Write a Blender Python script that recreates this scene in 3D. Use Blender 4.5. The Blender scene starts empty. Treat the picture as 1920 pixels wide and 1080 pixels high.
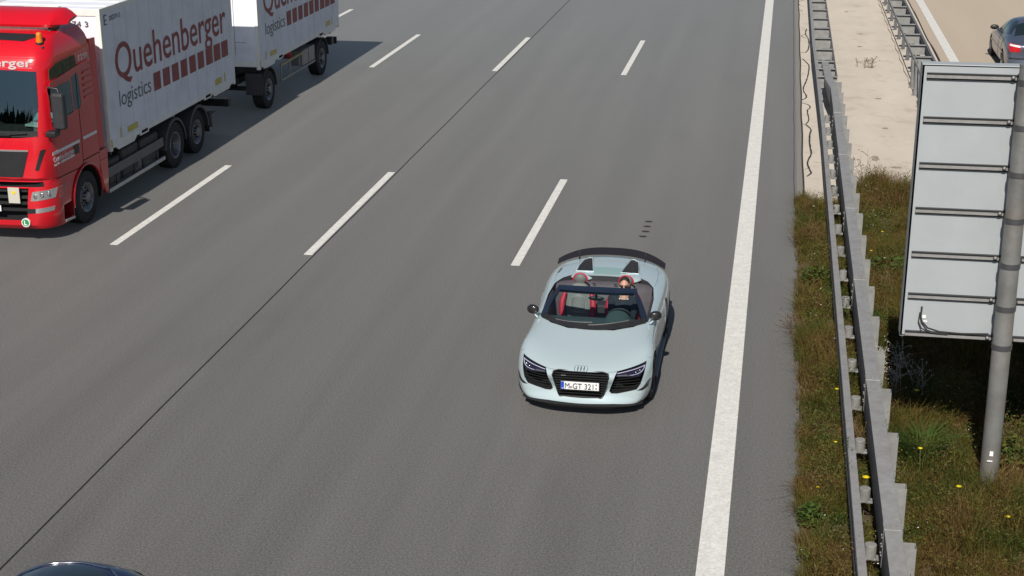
import bpy, bmesh, math, random
import numpy as np
from mathutils import Vector, Matrix
from mathutils.bvhtree import BVHTree
R = math.radians
scene = bpy.context.scene
COL = scene.collection

# ---------------------------------------------------------------- camera
cam_d = bpy.data.cameras.new('camera')
cam = bpy.data.objects.new('camera', cam_d)
COL.objects.link(cam)
scene.camera = cam
PITCH, YAW, ROLL, CAM_H = 0.325127344, 0.174661528, 0.00196913765, 8.0177333
fw = Vector((-math.sin(YAW)*math.cos(PITCH), math.cos(YAW)*math.cos(PITCH), -math.sin(PITCH)))
rt = Vector((math.cos(YAW), math.sin(YAW), 0))
up = rt.cross(fw)
cr = rt*math.cos(ROLL) - up*math.sin(ROLL)
cu = rt*math.sin(ROLL) + up*math.cos(ROLL)
cam.matrix_world = Matrix(((cr.x, cu.x, -fw.x, 0), (cr.y, cu.y, -fw.y, 0), (cr.z, cu.z, -fw.z, CAM_H), (0, 0, 0, 1)))
cam_d.sensor_width = 36.0
cam_d.lens = 36.0*2839.42/1920
cam_d.clip_end = 3000
scene.render.resolution_x, scene.render.resolution_y = 1024, 576

# ---------------------------------------------------------------- light
SUN_EL, SUN_AZ = R(43.0), R(3.2)      # the sun stands behind the camera, a touch to its left
world = bpy.data.worlds.new('World'); scene.world = world; world.use_nodes = True
wn, wl = world.node_tree.nodes, world.node_tree.links
sky = wn.new('ShaderNodeTexSky'); sky.sky_type = 'NISHITA'; sky.sun_disc = False
sky.sun_elevation = SUN_EL; sky.sun_rotation = math.pi + SUN_AZ
sky.altitude = 500; sky.air_density = 1.0; sky.dust_density = 1.2; sky.ozone_density = 1.0
bgn = wn['Background']; bgn.inputs['Strength'].default_value = 0.055
wl.new(sky.outputs[0], bgn.inputs['Color'])
sun_d = bpy.data.lights.new('sun', 'SUN'); sun_d.energy = 5.0; sun_d.angle = R(0.53); sun_d.color = (1.0, 0.95, 0.87)
sun = bpy.data.objects.new('sun', sun_d); COL.objects.link(sun)
tosun = Vector((-math.sin(SUN_AZ)*math.cos(SUN_EL), -math.cos(SUN_AZ)*math.cos(SUN_EL), math.sin(SUN_EL)))
sun.rotation_euler = tosun.to_track_quat('Z', 'Y').to_euler()
scene.view_settings.view_transform = 'Standard'
scene.view_settings.look = 'None'
scene.view_settings.exposure = 0.0
scene.view_settings.gamma = 1.0

# ---------------------------------------------------------------- materials
def mat(name, col, rough=.6, metal=0.0, coat=0.0, spec=.5, var=0.0, vscale=6.0, bump=0.0, bscale=60.0, alpha=None, emit=None, dirt=None):
    m = bpy.data.materials.new(name); m.use_nodes = True
    n, l = m.node_tree.nodes, m.node_tree.links
    b = n['Principled BSDF']
    b.inputs['Base Color'].default_value = (*col, 1)
    b.inputs['Roughness'].default_value = rough
    b.inputs['Metallic'].default_value = metal
    b.inputs['Coat Weight'].default_value = coat
    b.inputs['Coat Roughness'].default_value = 0.06
    b.inputs['Specular IOR Level'].default_value = spec
    if var > 0 or bump > 0 or dirt:
        tc = n.new('ShaderNodeTexCoord')
    if var > 0:
        nz = n.new('ShaderNodeTexNoise'); nz.inputs['Scale'].default_value = vscale; nz.inputs['Detail'].default_value = 6; nz.inputs['Roughness'].default_value = .65
        l.new(tc.outputs['Object'], nz.inputs['Vector'])
        rmp = n.new('ShaderNodeMapRange'); rmp.inputs[1].default_value = .3; rmp.inputs[2].default_value = .7
        rmp.inputs[3].default_value = 1-var; rmp.inputs[4].default_value = 1+var
        l.new(nz.outputs['Fac'], rmp.inputs[0])
        mx = n.new('ShaderNodeMix'); mx.data_type = 'RGBA'; mx.blend_type = 'MULTIPLY'; mx.inputs[0].default_value = 1
        mx.inputs[6].default_value = (*col, 1)
        l.new(rmp.outputs[0], mx.inputs[7]); l.new(mx.outputs[2], b.inputs['Base Color'])
    if dirt:      # road film: speckled, blotchy
        nz2 = n.new('ShaderNodeTexNoise'); nz2.inputs['Scale'].default_value = dirt[2]; nz2.inputs['Detail'].default_value = 8; nz2.inputs['Roughness'].default_value = .7
        l.new(tc.outputs['Object'], nz2.inputs['Vector'])
        r2 = n.new('ShaderNodeMapRange'); r2.inputs[1].default_value = .45; r2.inputs[2].default_value = .75; r2.inputs[3].default_value = 0; r2.inputs[4].default_value = dirt[1]
        l.new(nz2.outputs['Fac'], r2.inputs[0])
        mx2 = n.new('ShaderNodeMix'); mx2.data_type = 'RGBA'
        src = b.inputs['Base Color'].links[0].from_socket if b.inputs['Base Color'].links else None
        if src: l.new(src, mx2.inputs[6])
        else: mx2.inputs[6].default_value = (*col, 1)
        mx2.inputs[7].default_value = (*dirt[0], 1)
        l.new(r2.outputs[0], mx2.inputs[0]); l.new(mx2.outputs[2], b.inputs['Base Color'])
    if bump > 0:
        nb = n.new('ShaderNodeTexNoise'); nb.inputs['Scale'].default_value = bscale; nb.inputs['Detail'].default_value = 4
        l.new(tc.outputs['Object'], nb.inputs['Vector'])
        bp = n.new('ShaderNodeBump'); bp.inputs['Strength'].default_value = bump; bp.inputs['Distance'].default_value = .01
        l.new(nb.outputs['Fac'], bp.inputs['Height']); l.new(bp.outputs[0], b.inputs['Normal'])
    if emit:
        b.inputs['Emission Color'].default_value = (*emit[0], 1); b.inputs['Emission Strength'].default_value = emit[1]
    return m

def glass(name, tint, refl=1.0, ior=1.5, rough=0.0):
    m = bpy.data.materials.new(name); m.use_nodes = True
    n, l = m.node_tree.nodes, m.node_tree.links
    n.clear()
    out = n.new('ShaderNodeOutputMaterial'); tr = n.new('ShaderNodeBsdfTransparent'); tr.inputs[0].default_value = (*tint, 1)
    gl = n.new('ShaderNodeBsdfGlossy'); gl.inputs['Roughness'].default_value = rough; gl.inputs[0].default_value = (*refl, 1) if isinstance(refl, tuple) else (refl, refl, refl, 1)
    fr = n.new('ShaderNodeFresnel'); fr.inputs[0].default_value = ior
    mx = n.new('ShaderNodeMixShader')
    ge = n.new('ShaderNodeNewGeometry'); iv = n.new('ShaderNodeMath'); iv.operation = 'SUBTRACT'; iv.inputs[0].default_value = 1; l.new(ge.outputs['Backfacing'], iv.inputs[1])
    mu = n.new('ShaderNodeMath'); mu.operation = 'MULTIPLY'; l.new(fr.outputs[0], mu.inputs[0]); l.new(iv.outputs[0], mu.inputs[1])
    l.new(mu.outputs[0], mx.inputs[0]); l.new(tr.outputs[0], mx.inputs[1]); l.new(gl.outputs[0], mx.inputs[2]); l.new(mx.outputs[0], out.inputs[0])
    return m

def surface_mat(name, c_dark, c_light, fine, fine_amt, big_scale, big_amt, rough, bump, spec=.3, blotch=None, tint=None):
    """Road-like surface: fine grain of stones, broad drifting tone, optional stains."""
    m = bpy.data.materials.new(name); m.use_nodes = True
    n, l = m.node_tree.nodes, m.node_tree.links
    b = n['Principled BSDF']; b.inputs['Roughness'].default_value = rough; b.inputs['Specular IOR Level'].default_value = spec; b.inputs['Diffuse Roughness'].default_value = 1.0
    tc = n.new('ShaderNodeTexCoord')
    f = n.new('ShaderNodeTexNoise'); f.inputs['Scale'].default_value = fine; f.inputs['Detail'].default_value = 3; f.inputs['Roughness'].default_value = .8
    l.new(tc.outputs['Object'], f.inputs['Vector'])
    mp = n.new('ShaderNodeMapping'); mp.inputs['Scale'].default_value = big_scale
    l.new(tc.outputs['Object'], mp.inputs[0])
    g = n.new('ShaderNodeTexNoise'); g.inputs['Scale'].default_value = 1; g.inputs['Detail'].default_value = 5; g.inputs['Roughness'].default_value = .6
    l.new(mp.outputs[0], g.inputs['Vector'])
    a1 = n.new('ShaderNodeMath'); a1.operation = 'MULTIPLY_ADD'; a1.inputs[1].default_value = fine_amt; a1.inputs[2].default_value = .5-fine_amt*.5
    l.new(f.outputs['Fac'], a1.inputs[0])
    a2 = n.new('ShaderNodeMath'); a2.operation = 'MULTIPLY_ADD'; a2.inputs[1].default_value = big_amt; a2.inputs[2].default_value = -.5*big_amt
    l.new(g.outputs['Fac'], a2.inputs[0])
    a3 = n.new('ShaderNodeMath'); a3.operation = 'ADD'; a3.use_clamp = True
    l.new(a1.outputs[0], a3.inputs[0]); l.new(a2.outputs[0], a3.inputs[1])
    mx = n.new('ShaderNodeMix'); mx.data_type = 'RGBA'; mx.inputs[6].default_value = (*c_dark, 1); mx.inputs[7].default_value = (*c_light, 1)
    l.new(a3.outputs[0], mx.inputs[0])
    last = mx.outputs[2]
    if blotch:
        col, sc, lo, hi, amt = blotch
        mp2 = n.new('ShaderNodeMapping'); mp2.inputs['Scale'].default_value = sc
        l.new(tc.outputs['Object'], mp2.inputs[0])
        h = n.new('ShaderNodeTexNoise'); h.inputs['Scale'].default_value = 1; h.inputs['Detail'].default_value = 7; h.inputs['Roughness'].default_value = .65
        l.new(mp2.outputs[0], h.inputs['Vector'])
        r = n.new('ShaderNodeMapRange'); r.inputs[1].default_value = lo; r.inputs[2].default_value = hi; r.inputs[4].default_value = amt
        l.new(h.outputs['Fac'], r.inputs[0])
        m2 = n.new('ShaderNodeMix'); m2.data_type = 'RGBA'; m2.inputs[7].default_value = (*col, 1)
        l.new(r.outputs[0], m2.inputs[0]); l.new(last, m2.inputs[6]); last = m2.outputs[2]
    l.new(last, b.inputs['Base Color'])
    if bump > 0:
        bp = n.new('ShaderNodeBump'); bp.inputs['Strength'].default_value = bump; bp.inputs['Distance'].default_value = .006
        l.new(f.outputs['Fac'], bp.inputs['Height']); l.new(bp.outputs[0], b.inputs['Normal'])
    return m

M = {}
M['asphalt'] = surface_mat('asphalt', (.029, .0283, .0272), (.144, .140, .134), 40, 2.4, (1.3, .045, 1), .42, .62, .0, .6, blotch=((.055, .052, .048), (.55, .16, 1), .56, .80, .55))
for _n in ('Sheen Weight',): M['asphalt'].node_tree.nodes['Principled BSDF'].inputs[_n].default_value = .7
M['asphalt'].node_tree.nodes['Principled BSDF'].inputs['Sheen Tint'].default_value = (1, .96, .91, 1)
M['asphalt'].node_tree.nodes['Principled BSDF'].inputs['Sheen Roughness'].default_value = .3
M['shoulder'] = surface_mat('shoulder_asphalt', (.085, .08, .073), (.19, .18, .167), 52, .95, (1.6, .1, 1), .4, .82, .5, .35)
M['concrete_road'] = surface_mat('concrete_road', (.24, .20, .16), (.33, .28, .225), 40, .8, (.8, .05, 1), .5, .8, .3, blotch=((.27, .22, .17), (1.2, .1, 1), .5, .75, .4))
M['slab'] = surface_mat('pale_slab_concrete', (.28, .25, .215), (.42, .378, .33), 30, .5, (.8, .35, 1), .9, .85, .35, blotch=((.24, .205, .165), (1.3, 1.1, 1), .53, .74, .75))
M['soil'] = surface_mat('soil', (.03, .022, .014), (.09, .07, .045), 14, 1, (1, 1, 1), .5, .95, 1.0)
M['turf'] = surface_mat('turf_ground', (.035, .045, .014), (.11, .11, .04), 3, .8, (.2, .2, 1), .7, .95, 1.0)
M['paint'] = mat('road_paint', (.70, .69, .65), .6, var=.12, vscale=7, dirt=((.34, .32, .30), .6, 26), bump=.2)
M['tar'] = mat('tar', (.035, .031, .027), .7, var=.4, vscale=20)
M['joint'] = mat('joint_seal', (.018, .017, .016), .6, var=.3, vscale=8)
M['galv'] = mat('galvanised_steel', (.31, .305, .30), .5, .2, var=.12, vscale=14, dirt=((.2, .18, .155), .6, 4.5))
M['galv_dark'] = mat('weathered_galvanised_steel', (.15, .15, .155), .55, .3, var=.2, vscale=5)
M['galv_light'] = mat('bright_galvanised_steel', (.27, .27, .262), .6, .15, var=.2, vscale=6)
M['galv_shade'] = mat('shade_darkened_steel_face', (.075, .072, .078), .7, .1, var=.3, vscale=8, dirt=((.16, .155, .15), .5, 14))  # shade of the barrier's left-facing steel, put into a darker colour
M['sign_alu'] = mat('sign_aluminium', (.385, .415, .435), .5, .1, var=.05, vscale=2, dirt=((.4, .4, .38), .35, 5))
M['pole_steel'] = mat('pole_steel', (.22, .22, .212), .5, .35, var=.22, vscale=3.5, dirt=((.24, .2, .16), .55, 2.2))
M['black'] = mat('black_plastic', (.018, .018, .02), .45, var=.2)
M['mattblack'] = mat('matt_black', (.008, .008, .009), .9)
M['chassis'] = mat('chassis_black', (.022, .022, .024), .55, .1, var=.4, vscale=7, dirt=((.10, .09, .08), .5, 5))
M['tyre'] = mat('tyre_rubber', (.026, .025, .025), .85, var=.25, vscale=20, bump=.4, bscale=40)
M['rubber'] = mat('rubber', (.02, .02, .02), .7)
M['chrome'] = mat('chrome', (.8, .8, .8), .12, 1)
M['white_text'] = mat('white_lettering', (.85, .85, .85), .5)

def shade_side(o, i=1):  # gives faces turned left the colour with shade painted in
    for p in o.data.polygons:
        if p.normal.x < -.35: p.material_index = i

# ---------------------------------------------------------------- builders
class MB:
    def __init__(s): s.v, s.f, s.m, s.mi = [], [], [], 0
    def add(s, vs, fs, mi=None):
        o = len(s.v); s.v += [tuple(v) for v in vs]; k = s.mi if mi is None else mi
        for f in fs: s.f.append(tuple(i+o for i in f)); s.m.append(k)
        return s
    def box(s, x0, x1, y0, y1, z0, z1, mi=None):
        return s.add([(x0,y0,z0),(x1,y0,z0),(x1,y1,z0),(x0,y1,z0),(x0,y0,z1),(x1,y0,z1),(x1,y1,z1),(x0,y1,z1)],
                     [(0,3,2,1),(4,5,6,7),(0,1,5,4),(1,2,6,5),(2,3,7,6),(3,0,4,7)], mi)
    def cyl(s, p, q, r, seg=16, r2=None, mi=None, cap=True):
        p, q = Vector(p), Vector(q); r2 = r if r2 is None else r2
        a = (q-p).normalized(); u = a.orthogonal().normalized(); w = a.cross(u)
        vs = []
        for c, rr in ((p, r), (q, r2)):
            for i in range(seg):
                t = 2*math.pi*i/seg; vs.append(c+u*math.cos(t)*rr+w*math.sin(t)*rr)
        fs = [(i, (i+1) % seg, seg+(i+1) % seg, seg+i) for i in range(seg)]
        if cap: fs += [tuple(range(seg-1, -1, -1)), tuple(range(seg, 2*seg))]
        return s.add(vs, fs, mi)
    def prism(s, pts, vec, mi=None):
        n = len(pts); vec = Vector(vec); vs = [Vector(p) for p in pts]; vs += [v+vec for v in vs]
        nrm = sum(((vs[i]-vs[0]).cross(vs[(i+1) % n]-vs[0]) for i in range(1, n-1)), Vector())
        fs = [tuple(range(n)), tuple(range(2*n-1, n-1, -1))] + [(i, n+i, n+(i+1) % n, (i+1) % n) for i in range(n)]
        if nrm.dot(vec) > 0: fs = [tuple(reversed(f)) for f in fs]
        return s.add(vs, fs, mi)
    def loft(s, rings, closed=True, cap0=True, cap1=True, mi=None):
        n = len(rings[0]); vs = [p for r in rings for p in r]; fs = []
        for k in range(len(rings)-1):
            for i in range(n if closed else n-1):
                j = (i+1) % n; fs.append((k*n+i, k*n+j, (k+1)*n+j, (k+1)*n+i))
        if cap0: fs.append(tuple(range(n-1, -1, -1)))
        if cap1: fs.append(tuple(range((len(rings)-1)*n, len(rings)*n)))
        return s.add(vs, fs, mi)
    def tube(s, pts, r, seg=8, mi=None, closed=False):
        pts = [Vector(p) for p in pts]; rings = []; n = len(pts); u = None
        rs = r if isinstance(r, (list, tuple)) else [r]*n
        for i, p in enumerate(pts):
            if closed: a = pts[(i+1) % n]-pts[i-1]
            else: a = pts[min(i+1, n-1)]-pts[max(i-1, 0)]
            a.normalize()
            u = a.orthogonal().normalized() if u is None else (u-a*u.dot(a)).normalized()
            w = a.cross(u)
            rings.append([p+u*math.cos(2*math.pi*k/seg)*rs[i]+w*math.sin(2*math.pi*k/seg)*rs[i] for k in range(seg)])
        if closed: rings.append(rings[0])
        return s.loft(rings, True, not closed, not closed, mi)
    def ell(s, c, r, seg=16, rings=10, mi=None):
        c = Vector(c); vs = [c+Vector((0, 0, r[2]))]
        for k in range(1, rings):
            t = math.pi*k/rings
            for i in range(seg):
                a = 2*math.pi*i/seg; vs.append(c+Vector((r[0]*math.sin(t)*math.cos(a), r[1]*math.sin(t)*math.sin(a), r[2]*math.cos(t))))
        vs.append(c-Vector((0, 0, r[2])))
        fs = [(0, 1+i, 1+(i+1) % seg) for i in range(seg)]
        for k in range(rings-2):
            for i in range(seg):
                j = (i+1) % seg; a = 1+k*seg; fs.append((a+i, a+seg+i, a+seg+j, a+j))
        e = len(vs)-1; a = 1+(rings-2)*seg
        fs += [(a+(i+1) % seg, a+i, e) for i in range(seg)]
        return s.add(vs, fs, mi)
    def mesh(s, name, fix=True):
        me = bpy.data.meshes.new(name); me.from_pydata(s.v, [], s.f)
        me.polygons.foreach_set('material_index', s.m)
        if fix:
            bm = bmesh.new(); bm.from_mesh(me); bmesh.ops.recalc_face_normals(bm, faces=bm.faces); bm.to_mesh(me); bm.free()
        me.update(); return me

def smooth(me, ang=35):
    me.polygons.foreach_set('use_smooth', [True]*len(me.polygons))
    me.set_sharp_from_angle(angle=R(ang)); me.update()

def obj(name, mb, mats, parent=None, sm=None, bevel=0, sub=0, loc=None, bseg=2):
    me = mb.mesh(name) if isinstance(mb, MB) else mb
    me.name = name
    for m in (mats if isinstance(mats, (list, tuple)) else [mats]): me.materials.append(m)
    o = bpy.data.objects.new(name, me); COL.objects.link(o)
    if parent: o.parent = parent
    if loc: o.location = loc
    if sub:
        md = o.modifiers.new('sub', 'SUBSURF'); md.levels = md.render_levels = sub
    if bevel:
        md = o.modifiers.new('bevel', 'BEVEL'); md.width = bevel; md.segments = bseg; md.limit_method = 'ANGLE'; md.angle_limit = R(35); md.harden_normals = False
    if sm is not None: smooth(me, sm)
    return o

def tag(o, label=None, cat=None, group=None, kind=None):
    if label: o['label'] = label
    if cat: o['category'] = cat
    if group: o['group'] = group
    if kind: o['kind'] = kind
    return o

def thing(name, label, cat, loc=(0, 0, 0), rz=0, group=None, scale=1):
    o = bpy.data.objects.new(name, None); COL.objects.link(o)
    o.location = loc; o.rotation_euler = (0, 0, rz); o.scale = (scale,)*3; o.empty_display_size = .3
    return tag(o, label, cat, group)

def copy_tree(o, parent=None):
    c = o.copy(); COL.objects.link(c); c.parent = parent
    for ch in list(o.children): copy_tree(ch, c)
    return c

def bake(o, ang=35):
    """Turn an object's modifiers into plain mesh data."""
    dg = bpy.context.evaluated_depsgraph_get(); dg.update()
    me = bpy.data.meshes.new_from_object(o.evaluated_get(dg), depsgraph=dg)
    o.modifiers.clear(); old = o.data; o.data = me; me.name = o.name
    if ang is not None: smooth(me, ang)
    return o

def cut(o, cutters, ang=35):
    """Carve closed shapes (MB, material) out of an object."""
    tmp = []
    for mb, m in cutters:
        c = bpy.data.objects.new('cutter', mb.mesh('cutter')); c.data.materials.append(m); COL.objects.link(c); c.parent = o.parent; tmp.append(c)
        md = o.modifiers.new('cut', 'BOOLEAN'); md.operation = 'DIFFERENCE'; md.solver = 'EXACT'; md.object = c; md.material_mode = 'TRANSFER'
    bake(o, ang)
    for c in tmp: bpy.data.objects.remove(c)
    return o

def bvh_of(o):
    dg = bpy.context.evaluated_depsgraph_get(); dg.update()
    bm = bmesh.new(); bm.from_object(o, dg); t = BVHTree.FromBMesh(bm); bm.free(); return t

def drape(name, poly, axis, start, bvh, off, mats, parent, thick=.004, step=.04, sm=60, label=None, hole=None):
    """A thin shell of real thickness that follows a surface. poly: outline in the two other axes; axis: 0/1/2 with sign of travel."""
    ax, sg = axis
    uv = [i for i in range(3) if i != ax]
    bm = bmesh.new(); vs = []
    for p in poly:
        c = [0, 0, 0]; c[uv[0]] = p[0]; c[uv[1]] = p[1]; vs.append(bm.verts.new(c))
    bm.faces.new(vs)
    for k, a in enumerate(uv):
        lo = min(p[k] for p in poly); hi = max(p[k] for p in poly); n = max(1, int((hi-lo)/step))
        for i in range(1, n):
            co = [0, 0, 0]; co[a] = lo+(hi-lo)*i/n; no = [0, 0, 0]; no[a] = 1
            bmesh.ops.bisect_plane(bm, geom=bm.verts[:]+bm.edges[:]+bm.faces[:], plane_co=co, plane_no=no)
    d = [0, 0, 0]; d[ax] = sg; d = Vector(d); bad = []
    nr = {}
    for v in bm.verts:
        o_ = v.co.copy(); o_[ax] = start
        loc, no, i, dist = bvh.ray_cast(o_, d)
        if loc is None:
            loc, no, i, dist = bvh.find_nearest(o_+d*abs(start)*.5)
        if no.dot(d) > 0: no = -no
        nr[v.index] = no; v.co = loc+no*off
    bmesh.ops.recalc_face_normals(bm, faces=bm.faces)
    bm.normal_update()
    s = sum((f.normal.dot(d) for f in bm.faces))
    if s > 0: bmesh.ops.reverse_faces(bm, faces=bm.faces)
    bmesh.ops.solidify(bm, geom=bm.faces[:], thickness=thick)
    me = bpy.data.meshes.new(name); bm.to_mesh(me); bm.free()
    o = obj(name, me, mats, parent, sm=sm)
    if label: o['label'] = label
    return o

def text_mb(s, size, to3d, depth=.006, sx=1.0, bold=0.0, spacing=1.0, align='LEFT', width=None):
    """Lettering as a mesh; to3d maps (u, v) text plane to a point, and (u,v,w) with thickness."""
    cu_ = bpy.data.curves.new('txt', 'FONT'); cu_.body = s; cu_.size = size; cu_.extrude = depth/2; cu_.offset = bold; cu_.space_character = spacing; cu_.align_x = align
    cu_.resolution_u = 4
    o = bpy.data.objects.new('txt', cu_); COL.objects.link(o)
    dg = bpy.context.evaluated_depsgraph_get(); dg.update()
    me = bpy.data.meshes.new_from_object(o.evaluated_get(dg))
    vs = [v.co.copy() for v in me.vertices]
    fs = [tuple(p.vertices) for p in me.polygons]
    bpy.data.objects.remove(o); bpy.data.meshes.remove(me); bpy.data.curves.remove(cu_)
    if width:
        x0 = min(v.x for v in vs); x1 = max(v.x for v in vs); sx = width/(x1-x0)
        for v in vs: v.x = (v.x-x0)*sx
    else:
        for v in vs: v.x *= sx
    mb = MB(); mb.add([to3d(v.x, v.y, v.z) for v in vs], fs); return mb

def fill_ring(mb, n, r0, r1, x, cy, cz, sgn, mi=0):
    pass
# ================================================================ sports car
def body_loft(table, nose_c, tail_c, nose_len, tail_len, pw=2.4, wmax=.95):
    """table: (y, [(x,z)...] half section bottom centre -> top centre). Rounded in plan at both ends."""
    L = table[-1][0]; rings = []
    for y, half in table:
        ring = []
        for x, z in half:
            yy = y; k = (abs(x)/wmax)**pw
            if y < nose_len: yy += nose_c*k*(1-y/nose_len)
            if y > L-tail_len: yy -= tail_c*k*((y-(L-tail_len))/tail_len)
            ring.append((x, yy, z))
        rings.append([(p[0], p[1], p[2]) for p in ring] + [(-p[0], p[1], p[2]) for p in ring[-2:0:-1]])
    mb = MB(); mb.loft(rings); return mb

M['paint_car'] = mat('pale_blue_silver_paint', (.50, .60, .625), .26, .22, coat=.9, var=.02, vscale=400)
M['navy_frame'] = mat('dark_blue_windscreen_frame', (.02, .03, .055), .25, .3, coat=.6)
M['carbon'] = mat('carbon_black', (.022, .02, .022), .3, .1, coat=.4, var=.3, vscale=60)
M['interior'] = mat('dark_interior_leather', (.03, .03, .035), .7, var=.2, vscale=20)
M['dash'] = mat('teal_grey_dashboard', (.055, .085, .088), .75, var=.1, vscale=30)
M['seat_grey'] = mat('grey_seat_leather', (.12, .125, .12), .6, var=.08, vscale=30)
M['seat_quilt'] = mat('quilted_seat_panel', (.21, .215, .21), .65)
M['seat_red'] = mat('red_seat_leather', (.42, .02, .045), .55)
M['glass'] = glass('windscreen_glass', (.84, .90, .89), 1.0, 1.6)
M['lamp_glass'] = glass('lamp_cover', (.85, .85, .9), 1, 1.5)
M['led'] = mat('led_strip', (.62, .60, .75), .3)
M['lamp_bezel'] = mat('violet_grey_lamp_bezel', (.10, .09, .14), .25, .7)
M['plate_white'] = mat('number_plate_white', (.8, .8, .8), .4)
M['plate_blue'] = mat('plate_blue', (.01, .07, .5), .4)
M['ink'] = mat('plate_black', (.01, .01, .01), .5)
M['rim_dark'] = mat('dark_alloy', (.06, .06, .065), .3, .8)
M['tail_red'] = mat('tail_lamp_red', (.5, .01, .015), .2, coat=1)
M['engine_glass'] = mat('tinted_engine_cover_glass', (.30, .45, .42), .12, .1, coat=.8)

S8 = [
 (0.00, [(0,.15),(.56,.15),(.70,.18),(.80,.30),(.80,.42),(.66,.52),(.36,.565),(0,.575)]),
 (0.10, [(0,.12),(.72,.12),(.84,.16),(.905,.31),(.90,.49),(.78,.61),(.42,.645),(0,.655)]),
 (0.28, [(0,.11),(.80,.11),(.90,.15),(.955,.34),(.95,.56),(.84,.685),(.50,.70),(0,.71)]),
 (0.60, [(0,.11),(.82,.11),(.92,.15),(.98,.38),(.975,.65),(.88,.77),(.56,.76),(0,.775)]),
 (0.95, [(0,.11),(.82,.11),(.92,.15),(.975,.40),(.97,.70),(.88,.82),(.60,.805),(0,.83)]),
 (1.35, [(0,.11),(.82,.11),(.91,.15),(.935,.40),(.935,.70),(.85,.84),(.64,.865),(0,.90)]),
 (1.80, [(0,.11),(.82,.11),(.90,.15),(.925,.40),(.93,.70),(.86,.87),(.70,.92),(0,.94)]),
 (2.40, [(0,.11),(.82,.11),(.91,.15),(.94,.40),(.945,.72),(.87,.90),(.72,.955),(0,.97)]),
 (2.95, [(0,.11),(.82,.11),(.92,.15),(.97,.42),(.975,.76),(.89,.94),(.70,1.0),(0,1.04)]),
 (3.50, [(0,.11),(.82,.12),(.92,.17),(.98,.45),(.98,.78),(.90,.94),(.66,1.02),(0,1.07)]),
 (3.95, [(0,.13),(.80,.15),(.90,.20),(.97,.46),(.965,.77),(.88,.93),(.62,1.01),(0,1.07)]),
 (4.28, [(0,.18),(.76,.2),(.86,.26),(.93,.46),(.92,.74),(.83,.91),(.58,1.0),(0,1.055)]),
 (4.44, [(0,.26),(.66,.28),(.76,.33),(.82,.47),(.82,.68),(.76,.86),(.50,.94),(0,.985)]),
]
R8X, R8Y, R8S = -2.33, 18.26, .96
r8 = thing('sports_car', 'pale silver-blue open-top roadster with black rear wing driving in the fast lane', 'sports car', (R8X, R8Y, 0), rz=.004, scale=R8S)
body = obj('body', body_loft(S8, .42, .26, 1.0, .9, 3.0), M['paint_car'], r8, sub=3)
bake(body, 40)
body_bvh = bvh_of(body)
GR = [(.29,.262),(.312,.29),(.39,.585),(.375,.63),(.31,.645),(-.31,.645),(-.375,.63),(-.39,.585),(-.312,.29),(-.29,.262)]
HL = [(.865,.678),(.495,.645),(.472,.605),(.39,.35),(.42,.318),(.50,.315),(.76,.36),(.81,.44),(.85,.57)]
OPEN = [(0,1.20),(.33,1.235),(.6,1.40),(.78,1.64),(.795,2.0),(.80,2.5),(.76,2.92),(.66,3.12),(.50,3.25),(.33,3.24),(.26,3.17),(0,3.17)]
OPEN = OPEN + [(-x, y) for x, y in OPEN[-2:0:-1]]
def pris_y(poly, y0, y1):
    m = MB(); m.prism([(x, y0, z) for x, z in poly], (0, y1-y0, 0)); return m
def pris_z(poly, z0, z1):
    m = MB(); m.prism([(x, y, z0) for x, y in poly], (0, 0, z1-z0)); return m
cuts = [(pris_z(OPEN, .30, 2), M['interior'])]
for sx in (1, -1):
    for wy in (.93, 3.58):
        c = MB(); c.cyl((sx*.55, wy, .33), (sx*1.2, wy, .33), .365, 40); cuts.append((c, M['mattblack']))
# air intakes carved into the nose, lamp bowls less deep
g = MB(); g.prism([(x, .19, z) for x, z in GR], (0, -.5, 0)); cuts.append((g, M['mattblack']))
for sx in (1, -1):
    # follows the curve of the corner: a bowl of six slices
    P = [(x*sx, z) for x, z in HL]
    g = MB(); lo = [(x, .30+1.05*max(0, abs(x)-.45)-.0, z) for x, z in P]
    g.prism(lo, (0, -1.0, 0)); cuts.append((g, M['mattblack']))
cut(body, cuts, 40)

# grille bars and plate
g = MB()
for k in range(9):
    z = .315+k*.036; w = .305+(z-.285)/.3*.085
    g.box(-w, w, .135, .15, z, z+.008)
obj('grille', g, M['black'], r8)
fr = MB()
for a, b in zip(GR, GR[1:]+GR[:1]):
    def yy(x, z): 
        h = body_bvh.ray_cast(Vector((x, -1, z)), Vector((0, 1, 0))); return (h[0].y if h[0] else .15)
    fr.cyl((a[0], yy(*a)-.002, a[1]), (b[0], yy(*b)-.002, b[1]), .010, 6)
obj('grille_frame', fr, M['black'], r8)
plate = obj('licence_plate', MB().box(-.262, .262, .062, .075, .398, .512), M['plate_white'], r8, bevel=.004)
obj('plate_frame', MB().box(-.272, .272, .066, .10, .388, .522), M['black'], r8, bevel=.004)
obj('blue_band', MB().box(-.260, -.218, .0585, .064, .40, .51), M['plate_blue'], plate)
tm = text_mb('M', .115, lambda u, v, w: (u-.205, .058-w, v+.414), .004, width=.062)
t2 = text_mb('GT 321', .115, lambda u, v, w: (u-.098, .058-w, v+.414), .004, width=.285)
tm.add(t2.v, t2.f)
t3 = text_mb('D', .03, lambda u, v, w: (u-.248, .057-w, v+.405), .003)
o_ = obj('lettering', tm, M['ink'], plate); obj('country_letter', t3, M['white_text'], plate)
sl = MB(); sl.cyl((-.122, .0575, .435), (-.122, .06, .435), .017, 16); sl.cyl((.225, .0575, .485), (.225, .06, .485), .013, 12); sl.cyl((.225, .0575, .43), (.225, .06, .43), .013, 12)
obj('seal', sl, M['galv'], plate)
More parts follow.
